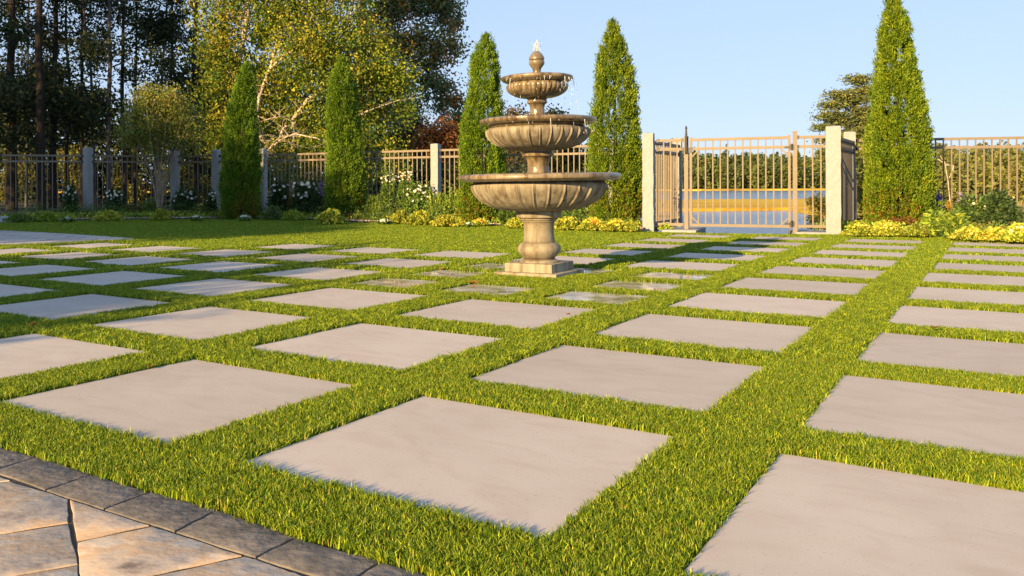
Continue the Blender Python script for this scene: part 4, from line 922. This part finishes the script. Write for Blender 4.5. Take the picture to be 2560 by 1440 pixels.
# --- pine right of the gate and far shores
small_tree('pine_tree', 2135, 55, 200, [(2150, 200, 22, 10), (2170, 225, 25, 12), (2105, 235, 32, 9), (2140, 250, 45, 10), (2090, 262, 38, 8), (2160, 280, 40, 12), (2080, 290, 42, 9), (2120, 305, 50, 9), (2060, 318, 26, 6), (2150, 330, 45, 12), (2100, 350, 55, 12), (2160, 370, 50, 14), (2110, 395, 55, 14), (2175, 300, 30, 30), (2080, 380, 35, 10), (2200, 340, 40, 30), (2150, 420, 60, 20)],
           [(.13, .18, .05), (.18, .21, .05), (.09, .13, .05), (.26, .24, .06), (.10, .13, .07)], 30000, .24, .08, 'tall sunlit pine beyond the fence between the right gate posts and the largest cypress', m='conifer', zb=-2.0, r=.22, clump=.24, shell=.1, flat=.6, stretch=(1.3, 1, .5))
def conifer_mass(name, trees, pal, lab, L, n_per, seed):
    rg = np.random.default_rng(seed); Vs = []; Cs = []; pal = np.array(pal)
    for (x, y, z0, h_, w_, kind) in trees:
        n = n_per; t = rg.random(n) ** 1.15
        if kind: r = w_ * (1 - t) ** .8 * (.75 + .5 * rg.random(n)) * (1 + .35 * np.sin(t * 42 + x))
        else: r = w_ * np.sqrt(np.clip(1 - (2 * t - .9) ** 2 * .8, .02, 1)) * (.5 + .6 * rg.random(n))
        a = rg.uniform(0, 6.28, n); P_ = np.stack([x + r * np.cos(a), y + r * np.sin(a), z0 + t * h_ + rg.normal(size=n) * L * .3], 1)
        A = unit(np.stack([np.cos(a), np.sin(a), rg.normal(size=n) * .4], 1) + rg.normal(size=(n, 3)) * .3); Vs.append(leaf_quads(P_, A, rdir(n), L * rg.uniform(.6, 1.4, n), L * .85 * rg.uniform(.6, 1.4, n)))
        b_ = pal[rg.integers(0, len(pal))]; Cs.append((b_ * .45 + pal[rg.integers(0, len(pal), n)] * .55) * (1 + .22 * rg.normal(size=(n, 1))).clip(.4, 1.7))
    return tag(leafobj(name, (np.concatenate(Vs), np.concatenate(Cs)), 'dull_leaf', None), lab, 'woods', kind='stuff')
rg = np.random.default_rng(77); tr = []
for row, (D, zt) in enumerate([(505, 410), (518, 400), (535, 393), (560, 385)]):
    for px in np.arange(1150, 2250, 7.5):
        x = xat(px + rg.uniform(-5, 5), D); top = zt + rg.uniform(-6, 7) + (8 if 2000 < px < 2100 else 0); h_ = H + (463.5 - top) / F * D + .5; tr.append((x, D + rg.uniform(-8, 8), -.6, h_ * (.9 if row == 0 else 1), rg.uniform(3.5, 6.0), rg.random() < .25))
for px, top in ((1737, 370), (1817, 363)): tr.append((xat(px, 520), 520, 0, H + (463.5 - top) / F * 520, 3.2, True))
conifer_mass('far_woods', tr, [(.06, .105, .04), (.09, .14, .04), (.05, .085, .045), (.14, .18, .04), (.20, .20, .05), (.09, .13, .05)], 'mixed woods on the far bank of the river', 1.5, 430, 1)
tr = []
for row, (D, zt) in enumerate([(62, 420), (75, 395), (92, 378), (110, 368)]):
    for px in np.arange(2165, 2860, 15 - row * 1.2):
        x = xat(px + rg.uniform(-7, 7), D); top = zt + rg.uniform(-13, 18); h_ = (463 - top) / F * D + H + 1.9
        tr.append((x, D + rg.uniform(-4, 4), -1.9, h_, rg.uniform(.7, 1.25) * D / 80, rg.random() < .15))
conifer_mass('shore_woods', tr, [(.12, .145, .035), (.17, .19, .04), (.085, .115, .04), (.20, .23, .05), (.13, .15, .06), (.22, .21, .06)], 'olive riverside woods seen through the fence right of the largest cypress', .30, 640, 2)
# headland under them
mb = MB(); mb.prism([(25, 40), (60, 38), (120, 70), (130, 130), (50, 135), (40, 90)], -2.4, -1.75, 0); tag(mb.build('headland', M['marsh']), kind='structure')
small_tree('bush', 2050, 30, 505, [(2045, 505, 22, 10), (2065, 520, 15, 12), (2040, 550, 12, 10)], olive, 1500, .10, .06, 'small green bush on the river bank seen through the gate by the right post', 'bush', zb=-1.2, r=.02, clump=.12)
# dead white branches beyond the fence
mb = MB(); root = Vector((xat(2375, 20), 20, -1.2))
for pts in ([(2378, 520), (2372, 470), (2362, 410), (2350, 390)], [(2362, 412), (2385, 415), (2384, 430)], [(2345, 398), (2365, 412), (2383, 415)], [(2384, 416), (2376, 435), (2372, 445)]):
    limb(mb, [tuple(at(a_, b_, 20) - root) for a_, b_ in pts], .014, .006, 6, .01)
o = mb.build('dead_sapling', M['bark_birch'], smooth=60); o.location = root; tag(o, 'bare pale sapling with bent twigs behind the right fence', 'dead sapling')

# --- trees outside the picture on the left that throw the shade over slabs, lawn and woods
def shade_tree(perp, along, blobs, n, L, label, h):
    X = perp * .766 + along * .643; Yy = -perp * .643 + along * .766; root = Vector((X, Yy, -.05)); t = empty('shade_tree', root, label, 'tree', 'trees left outside the picture')
    mb = MB(); pa = limb(mb, [(0, 0, -.1), (.05, .05, h * .4), (0, 0, h * .85)], .16, .06, 9, .02)
    bl = []
    for dp, z, rp, rz in blobs: bl.append((np.array((dp * .766, -dp * .643, z)), (rp, rp * .8, rz), 1)); limb(mb, [pa[min(len(pa) - 1, 3)], (dp * .766, -dp * .643, z)], .06, .02, 6)
    mb.build('trunk', M['bark_dark'], t, smooth=60)
    leafobj('crown', foliage(bl, olive + dk, n, L, L * .62, clump=.22, cn=40, shell=.0), 'leaf', t)
shade_tree(-5.9, -8, [(0, 2.0, 1.9, 1.75), (-1.0, 2.9, 1.2, .95), (.9, 2.2, 1.4, 1.1), (-.2, 1.0, 1.9, 1.0)], 42000, .14, 'round leafy tree left behind the camera, its shade on the near left slabs', 3.4)
shade_tree(-13.0, -8, [(3.2, 4.55, 1.1, .42), (1.8, 4.7, 1.5, 1.0), (0, 5.1, 2.0, 1.6), (-2, 5.4, 1.9, 2.0), (-3.6, 6.0, 1.8, 2.0), (-3, 4.8, 1.8, 1.0)], 60000, .16, 'spreading tree left of the camera, its shade on the rear lawn and patio', 6.4)
shade_tree(-18.5, -8, [(0, 5.5, 2.2, 2.2), (-.8, 8, 2.0, 2.0), (1, 4.2, 1.8, 1.2), (-2, 3, 2.5, 2.2), (1.5, 6, 1.8, 1.5)], 52000, .19, 'tree left of the camera, its shade on the left fence', 9)
for i, (pp, al) in enumerate([(-22, -7), (-25.5, -4), (-29, -2), (-33, 0)]):
    shade_tree(pp, al, [(0, 3, 2.4, 2.2), (.6, 6.3, 2.3, 2.2), (-.5, 9.3, 2.2, 2.0), (.2, 12, 1.9, 2.0), (-1, 14, 1.3, 1.3)], 22000, .2, ['nearest', 'second', 'third', 'farthest'][i] + ' of the tall trees left outside the picture that shade the woods', 14)
# ------------------------------------------------------------------ planting in the beds
def plant(name, px, yb, wpx, hpx, label, cat='plant', pal=None, fl=None, nf=60, fs=.03, n=900, L=.05, W=.022, dpx=0, form='mound', group='bed plants', ftop=.55, spike=0):
    if px < 1350 and form != 'mound': hpx *= 1.22; n = int(n * 1.3); nf = int(nf * 1.5)
    if form == 'mound' and hpx > 15: L *= .72; W *= .95; n = int(n * 1.7)
    g_ = gp(px, yb, ZB); D = g_.y
    if yb > 560 and form == 'mound': hpx *= .8
    xs_, ys_ = zip(*(FL if px < 1650 else [tuple(v) for v in fence_R]))
    Dm = D
    for _ in range(4): Dm = min(D, float(np.interp(g_.x / g_.y * Dm, xs_, ys_)) - .32)
    k = Dm / F; w_ = wpx * k / 2; h_ = at(px, yb - hpx, Dm).z - ZB
    if Dm >= D - 1e-6: h_ = hpx * k
    g_ = Vector((g_.x / g_.y * Dm, Dm, ZB)); D = Dm - w_ * .3
    t = empty(name, (g_.x, D + w_ * .4, ZB - .01), label, cat, group)
    pal = np.array(pal or [(.06, .10, .02), (.09, .13, .025), (.045, .08, .02)])
    a = rng.uniform(0, 6.283, n); rr = np.sqrt(rng.random(n)); zt = rng.random(n)
    prof = np.sqrt(np.clip(1 - (zt * .97) ** 2, 0, 1)) if form == 'mound' else (.55 + .45 * np.sin(np.pi * np.clip(zt, 0, 1) ** .8))
    lump = 1 + .30 * np.sin(a * 4 + px) * np.sin(zt * 5 + px * .3) + .18 * np.sin(a * 9 + px * 2)
    P_ = np.stack([w_ * rr ** .6 * prof * lump * np.cos(a), w_ * .85 * rr ** .6 * prof * lump * np.sin(a), zt * h_ * (.8 + .25 * rng.random(n) + .22 * np.sin(a * 5 + px * 1.7))], 1)
    out = np.stack([np.cos(a), np.sin(a), np.full(n, .5)], 1)
    if form == 'blades': A = out * .5 + np.array([0, 0, 1.0]) + rng.normal(size=(n, 3)) * .25
    else: A = out + rng.normal(size=(n, 3)) * .6
    V = leaf_quads(P_, A, out + rng.normal(size=(n, 3)) * .7, L * rng.uniform(.6, 1.4, n), W * rng.uniform(.7, 1.3, n))
    col = pal[rng.integers(0, len(pal), n)] * (1 + .25 * rng.normal(size=(n, 1))).clip(.4, 1.7)
    leafobj('foliage', (V, col), 'leaf', t)
    if fl:
        fl = np.array(fl); Vs = []; Cs = []
        for _ in range(nf):
            q = random.random() * 6.283; r_ = math.sqrt(random.random()); z = h_ * random.uniform(ftop, 1.05)
            pr = math.sqrt(max(.05, 1 - (z / h_ * .9) ** 2)) if form == 'mound' else .9
            c = np.array([w_ * r_ * pr * math.cos(q), w_ * .85 * r_ * pr * math.sin(q) - w_ * .15, z]); b_ = fl[random.randrange(len(fl))]
            nrm = unit(np.array([math.cos(q) * .5, -.9 + .3 * math.sin(q), .6]) + rng.normal(size=3) * .3); u_ = unit(np.cross(nrm, rng.normal(size=3))); v_ = np.cross(nrm, u_)
            s_ = fs * random.uniform(.7, 1.25)
            for k5 in range(5):
                an = 6.283 * k5 / 5; dv = u_ * math.cos(an) + v_ * math.sin(an); pv = np.cross(nrm, dv)
                Vs.append([c, c + dv * s_ * .35 + pv * s_ * .25 + nrm * s_ * .1, c + dv * s_ * .55 + nrm * s_ * .12, c + dv * s_ * .35 - pv * s_ * .25 + nrm * s_ * .1]); Cs.append(b_ * random.uniform(.85, 1.1))
        leafobj('blossom', (np.array(Vs), np.array(Cs)), 'petal', t)
    if spike:
        Vs = []; Cs = []
        for _ in range(spike):
            q = random.random() * 6.283; x_, y_ = w_ * .7 * math.cos(q) * random.random(), w_ * .5 * math.sin(q); z0 = h_ * .6; z1 = h_ * random.uniform(1.1, 1.6)
            for _k in range(34):
                zz = random.uniform(z0 + (z1 - z0) * .35, z1); rr_ = .014 * (1.2 - (zz - z0) / (z1 - z0)) + .003; an = random.random() * 6.283; c = np.array([x_ + rr_ * math.cos(an), y_ + rr_ * math.sin(an), zz])
                d1 = rng.normal(size=3) * .011; d2 = rng.normal(size=3) * .008; Vs.append([c - d1, c + d2, c + d1, c - d2]); Cs.append(np.array((.34, .27, .50)) * random.uniform(.6, 1.3))
            Vs.append([(x_ - .002, y_, z0 * .3), (x_ + .002, y_, z0 * .3), (x_ + .002, y_, z1), (x_ - .002, y_, z1)]); Cs.append(np.array((.08, .11, .03)))
        leafobj('flower_spike', (np.array([[list(map(float, p_)) for p_ in v_] for v_ in Vs]), np.array(Cs)), 'petal', t)
    return t
yel = [(.60, .60, .07), (.48, .54, .07), (.30, .40, .05), (.16, .25, .03), (.66, .60, .09)]
lime = [(.42, .52, .06), (.30, .42, .05), (.52, .58, .08), (.18, .29, .04)]
grn = [(.11, .19, .04), (.15, .26, .045), (.09, .16, .04), (.22, .32, .05)]
dgr = [(.045, .085, .03), (.06, .11, .035), (.085, .14, .04)]
wht = [(.78, .76, .70), (.72, .72, .66), (.8, .78, .62)]; yf = [(.75, .60, .05), (.7, .5, .04), (.8, .7, .15)]; org = [(.7, .30, .04), (.65, .22, .03)]
Pn = plant
Pn('yellow_groundcover', 112, 550, 62, 20, 'low yellow green mound, leftmost bright one in the left bed', pal=lime, n=1300)
Pn('yellow_groundcover', 48, 552, 70, 16, 'low dull green mound at the left end of the bed', pal=grn, n=1000)
Pn('yellow_groundcover', 268, 549, 66, 22, 'yellow leaf mound just right of the leftmost granite post', pal=yel, n=1400)
Pn('yellow_groundcover', 400, 547, 52, 22, 'yellow leaf mound under the multi stemmed shrub', pal=yel, n=1200)
Pn('yellow_groundcover', 568, 543, 50, 20, 'small lime mound under the leftmost cypress', pal=lime, n=1100)
Pn('white_rose', 175, 538, 36, 60, 'tall white rose left of the leftmost granite post', 'rose', dgr, wht, 22, .055, 1500, .06, .03, form='tall', group='white roses')
Pn('white_rose', 288, 534, 44, 46, 'bushy white rose behind the yellow mound, right of the leftmost post', 'rose', dgr, wht, 24, .05, 1600, .06, .03, form='tall', group='white roses')
Pn('white_rose', 462, 533, 62, 50, 'white rose between the multi stemmed shrub and the third post', 'rose', dgr, wht, 24, .055, 1700, .06, .03, form='tall', group='white roses')
Pn('white_rose', 528, 536, 26, 44, 'thin white rose at the foot of the post left of the leftmost cypress', 'rose', dgr, wht, 12, .05, 800, .06, .03, form='tall', group='white roses')
Pn('grass_clump', 330, 542, 60, 22, 'brownish grassy clump behind the pebbles, left of the shrub', pal=[(.14, .10, .03), (.1, .09, .03), (.2, .12, .04)], n=1000, form='blades', L=.09, W=.008)
Pn('grass_clump', 500, 541, 50, 20, 'brownish grassy clump in front of the thin white rose', pal=[(.13, .10, .03), (.09, .09, .03)], n=900, form='blades', L=.09, W=.008)
Pn('perennial', 375, 540, 40, 34, 'leafy green perennial beside the shrub stems', pal=grn, n=800, form='tall')
Pn('perennial', 215, 545, 40, 18, 'low green plant in front of the leftmost granite post', pal=grn, n=800)
Pn('white_alyssum', 170, 552, 30, 10, 'tiny white flower patch, leftmost at the bed edge', 'flowers', grn, wht, 70, .022, 500, group='white flower patches')
Pn('white_alyssum', 492, 549, 34, 11, 'tiny white flower patch left of the leftmost cypress', 'flowers', grn, wht, 90, .022, 500, group='white flower patches')
Pn('white_alyssum', 612, 549, 34, 12, 'tiny white flower patch in front of the leftmost cypress', 'flowers', grn, wht, 90, .022, 500, group='white flower patches')
Pn('perennial', 622, 541, 50, 44, 'blue green leafy perennial right in front of the leftmost cypress', pal=dgr, n=1500, form='tall')
Pn('perennial', 680, 546, 56, 28, 'green and white leaved perennial right of the leftmost cypress', pal=grn + [(.3, .33, .2)], n=1500)
Pn('yellow_groundcover', 735, 547, 50, 20, 'lime mound between the first and second cypress', pal=lime, n=1200)
Pn('white_rose', 700, 532, 56, 60, 'white rose in shade right of the post at the leftmost cypress', 'rose', dgr, wht, 16, .06, 1900, .06, .03, form='tall', group='white roses')
Pn('white_rose', 765, 536, 70, 66, 'widest shaded rose bush with large white blooms left of the second cypress', 'rose', dgr, wht, 22, .07, 2600, .06, .03, form='tall', group='white roses')
Pn('grass_clump', 727, 538, 16, 40, 'orange brown upright tuft between two white roses', pal=[(.24, .13, .03), (.2, .15, .03)], n=500, form='blades', L=.09, W=.01)
Pn('catmint', 800, 534, 50, 44, 'purple blue catmint left of the second cypress', pal=dgr, n=1200, form='tall', spike=12)
Pn('orange_flower', 792, 541, 26, 20, 'small orange flowers left of the yellow coneflowers', 'flowers', lime, org, 60, .03, 500)
Pn('yellow_groundcover', 826, 556, 66, 30, 'loose yellow mound spilling on the lawn below the second cypress', pal=yel + lime, n=1900, L=.045, W=.03)
Pn('perennial', 872, 549, 50, 18, 'low brownish plant under the second cypress', pal=[(.14, .1, .03), (.08, .09, .02)], n=700)
Pn('perennial', 935, 546, 54, 40, 'strappy green daylily right of the second cypress', pal=grn + lime, n=1500, form='blades', L=.12, W=.012)
Pn('white_lily', 972, 538, 44, 82, 'tall cream flowered plant in front of the sunlit fence', 'flowers', grn, wht + [(.75, .7, .4)], 26, .036, 1500, .06, .02, form='tall', ftop=.8)
Pn('white_lily', 1015, 536, 44, 84, 'tall white flowered plant with orange tints beside the cream one', 'flowers', grn, wht + [(.75, .45, .2)], 26, .036, 1500, .06, .02, form='tall', ftop=.8)
Pn('white_rose', 1052, 540, 80, 60, 'sunlit white rose bush left of the sunlit granite post', 'rose', grn, wht, 30, .05, 2600, .055, .03, form='tall', group='white roses')
Pn('perennial', 1100, 548, 60, 46, 'green daylily at the foot of the sunlit granite post', pal=grn + lime, n=1700, form='blades', L=.12, W=.012)
Pn('perennial', 1135, 545, 50, 52, 'green leafy plant left of the third cypress', pal=grn + lime, n=1500, form='tall')
Pn('yellow_groundcover', 1002, 555, 52, 26, 'bright yellow mound, first of three left of the third cypress', pal=yel, n=1500)
Pn('yellow_groundcover', 1052, 558, 64, 28, 'bright yellow mound, middle one of three left of the third cypress', pal=yel, n=1700)
Pn('yellow_groundcover', 1118, 562, 76, 28, 'bright yellow mound, nearest of three left of the third cypress', pal=yel + [(.6, .38, .05)], n=2000)
Pn('white_alyssum', 962, 557, 34, 10, 'tiny white flower patch below the cream flowers', 'flowers', grn, wht, 90, .022, 500, group='white flower patches')
Pn('catmint', 1225, 557, 60, 40, 'catmint with purple spikes below the third cypress', pal=grn, n=1500, form='tall', spike=10)
Pn('perennial', 1275, 560, 60, 52, 'green plant with purple spikes left of the fountain pedestal', pal=grn, n=1700, form='tall', spike=8)
Pn('orange_flower', 1200, 561, 40, 18, 'yellow orange flowers under the third cypress', 'flowers', lime, yf + org, 90, .025, 600)
Pn('yellow_groundcover', 1290, 566, 50, 24, 'yellow mound just left of the fountain pedestal', pal=yel, n=1300)
Pn('white_alyssum', 1172, 563, 22, 10, 'single white flower tuft below the third cypress', 'flowers', grn, wht, 40, .025, 300, group='white flower patches')
Pn('perennial', 1435, 560, 70, 50, 'dark leafy plant right of the fountain pedestal', pal=grn, n=1700, form='tall')
Pn('yellow_groundcover', 1420, 570, 66, 32, 'bright yellow mound just right of the fountain pedestal', pal=yel, fl=yf, nf=60, n=1700)
Pn('yellow_groundcover', 1482, 572, 66, 32, 'bright yellow mound below the left side of the fourth cypress', pal=yel, fl=yf + org, nf=80, n=1700)
Pn('yellow_groundcover', 1540, 574, 60, 30, 'bright yellow mound below the fourth cypress', pal=yel, fl=yf, nf=60, n=1600)
Pn('yellow_groundcover', 1580, 575, 34, 26, 'last yellow mound before the left gate post', pal=yel, n=900)
Pn('perennial', 1665, 572, 30, 18, 'small olive plant between the two left gate posts', pal=lime, n=500)
# right bed
Pn('yellow_groundcover', 2150, 585, 66, 36, 'yellow green mound beside the right gate post', pal=yel + lime, fl=yf, nf=40, n=2200, L=.045, W=.028, group='right bed plants')
Pn('yellow_groundcover', 2218, 585, 74, 36, 'bright yellow mound under the left side of the largest cypress', pal=yel, fl=yf, nf=70, n=2400, L=.045, W=.028, group='right bed plants')
Pn('yellow_groundcover', 2290, 587, 66, 30, 'olive yellow mound under the right side of the largest cypress', pal=lime + [(.25, .14, .04)], n=2000, L=.04, W=.024, group='right bed plants')
Pn('grass_clump', 2262, 578, 80, 30, 'reddish brown low plant at the foot of the largest cypress', pal=[(.2, .08, .03), (.12, .1, .03), (.26, .13, .04)], n=1500, form='tall', L=.05, W=.02, group='right bed plants')
Pn('perennial', 2340, 586, 54, 50, 'broad leaved bright green plant right of the largest cypress', pal=grn + lime, n=1500, form='tall', L=.10, W=.03, group='right bed plants')
Pn('perennial', 2388, 590, 56, 52, 'broad leaved green plant in front of the purple spikes', pal=grn + lime, n=1600, form='tall', L=.10, W=.03, group='right bed plants')
Pn('catmint', 2352, 570, 26, 60, 'purple flower spikes right of the largest cypress', pal=grn, n=400, form='tall', spike=9, group='right bed plants')
Pn('catmint', 2402, 572, 30, 60, 'faded lilac flower spikes right of the yellow plume', pal=grn, n=400, form='tall', spike=9, group='right bed plants')
Pn('goldenrod', 2373, 572, 22, 74, 'pointed golden yellow plume between two purple spikes', 'flowers', [(.5, .36, .05), (.55, .42, .08), (.42, .3, .05)], n=1500, form='mound', L=.03, W=.015, group='right bed plants')
Pn('rose_bush', 2440, 578, 90, 78, 'dark green bush with a few pale blooms in the right bed', 'bush', dgr + grn, [(.75, .6, .2), (.7, .65, .5)], 14, .04, 4200, .055, .032, form='tall', group='right bed plants')
Pn('rose_bush', 2500, 580, 80, 88, 'darkest round bush near the right picture edge', 'bush', dgr, [(.6, .5, .2)], 8, .035, 3800, .055, .032, form='tall', group='right bed plants')
Pn('yellow_groundcover', 2425, 595, 80, 30, 'yellow mound in front of the dark green bush', pal=yel, fl=yf, nf=60, n=2200, L=.045, W=.028, group='right bed plants')
Pn('yellow_groundcover', 2490, 597, 74, 32, 'yellow mound with orange leaves near the right edge', pal=yel + [(.5, .25, .05)], fl=yf, nf=50, n=2200, L=.045, W=.028, group='right bed plants')
Pn('yellow_groundcover', 2548, 600, 60, 44, 'tall pale yellow flowers cut by the right picture edge', pal=yel + lime, fl=yf + wht, nf=60, n=2000, L=.045, W=.028, group='right bed plants')
Pn('grass_clump', 2545, 578, 44, 62, 'pinkish grass clump behind the yellow flowers at the right edge', pal=[(.4, .33, .2), (.3, .3, .12), (.42, .34, .18)], n=900, form='blades', L=.16, W=.006, group='right bed plants')
# boulder at the left end of the bed
mb = MB(); o_ = []
vs = []; fs = []
for i in range(7):
    for j in range(12):
        t_ = i / 6 * math.pi / 2; q = j / 12 * 6.283; r_ = .16 * math.cos(t_) * (1 + .12 * math.sin(3 * q + i)); vs.append((r_ * math.cos(q) * 1.3, r_ * math.sin(q), .12 * math.sin(t_) - .02))
for i in range(6):
    for j in range(12): fs.append((i * 12 + j, i * 12 + (j + 1) % 12, (i + 1) * 12 + (j + 1) % 12, (i + 1) * 12 + j))
mb.add(vs, fs); o = mb.build('boulder', M['granite'], smooth=50); g_ = gp(6, 557); o.location = (g_.x, g_.y + .1, ZB - .02); tag(o, 'small pinkish boulder at the left end of the bed', 'boulder')

# fallen leaves on slabs and turf
def fallen(px, py, s_, lab, z=.002):
    g_ = gp(px, py); mb = MB(); a = random.random() * 6.28; pts = []
    for k in range(10):
        q = 6.283 * k / 10; rr = s_ * (1 if k % 2 == 0 else .62) * (1.25 if k == 0 else 1); pts.append((rr * math.cos(q + a), rr * math.sin(q + a) * .75, .006 + .35 * s_ * abs(math.sin(q))))
    lo = [(x * .98, y * .98, z_ - .0015) for x, y, z_ in pts]
    mb.add([(0, 0, .004)] + pts, [(0, k + 1, (k + 1) % 10 + 1) for k in range(10)], (.42, .20, .06))
    mb.add([(0, 0, .0025)] + lo, [(0, (k + 1) % 10 + 1, k + 1) for k in range(10)], (.35, .17, .06))
    o = mb.build('fallen_leaf', M['leaf']); o.location = (g_.x, g_.y, z); tag(o, lab, 'leaf', 'dry fallen leaves')
for px, py, s_, lab in [(1100, 676, .035, 'curled brown leaf at the corner of the wet tile left of the plinth'), (1183, 710, .035, 'brown leaf at the corner of the wet tile in front of the plinth'), (376, 922, .012, 'tiny rust leaf on the back edge of the leftmost front slab'),
                        (405, 614, .04, 'yellow leaf on the far slab near the grey patio'), (267, 606, .04, 'dry leaf beside the far slab below the rear patio'), (1421, 802, .012, 'tiny leaf on the turf edge near the middle of the picture'), (2338, 838, .02, 'dry leaf on the turf strip at the right'), (85, 828, .02, 'brown leaf in the turf above the left slab')]:
    fallen(px, py, s_, lab, .004 if 'turf' not in lab else .028)

# low ground cover filling the beds
def ground_cover(front, n, depth, lab, pal, x0=0.0, x1=1.0, hh=.13):
    k = len(front) - 1; nc = n // 55; cs = []
    for _ in range(nc):
        t = (x0 + (x1 - x0) * random.random()) * k; i = min(int(t), k - 1); a = front[i].lerp(front[i + 1], t - i); cs.append((a.x, a.y + .12 + depth * random.random() ** .8, random.uniform(.35, 1.0)))
    cs = np.array(cs); ci = rng.integers(0, nc, n); c = cs[ci]; d_ = rng.normal(size=(n, 2)) * .055 * (1 + c[:, 2:3]); z = ZB + np.abs(rng.normal(size=n)).clip(0, 1.6) * hh * .6 * c[:, 2]
    P_ = np.stack([c[:, 0] + d_[:, 0], c[:, 1] + d_[:, 1], z], 1); A = rng.normal(size=(n, 3)) * .6 + np.array([0, -.2, .8])
    pal = np.array(pal); base = pal[rng.integers(0, len(pal), nc)][ci] * (1 + .25 * rng.normal(size=(n, 1))).clip(.4, 1.7)
    return tag(leafobj('ground_cover', (leaf_quads(P_, A, rdir(n), rng.uniform(.03, .07, n), rng.uniform(.012, .026, n)), base), 'leaf', None), lab, 'ground cover', kind='stuff')
ground_cover(bed_front[2:], 38000, .75, 'low mixed leafy plants filling the left flower bed', grn + lime + lime + yel)
ground_cover(bed_front[2:], 16000, 1.3, 'taller dark leaves at the back of the left flower bed', grn + dgr, hh=.30)
ground_cover(rbed_front, 16000, .8, 'low mixed leafy plants filling the right flower bed', grn + lime + [(.3, .22, .06)])
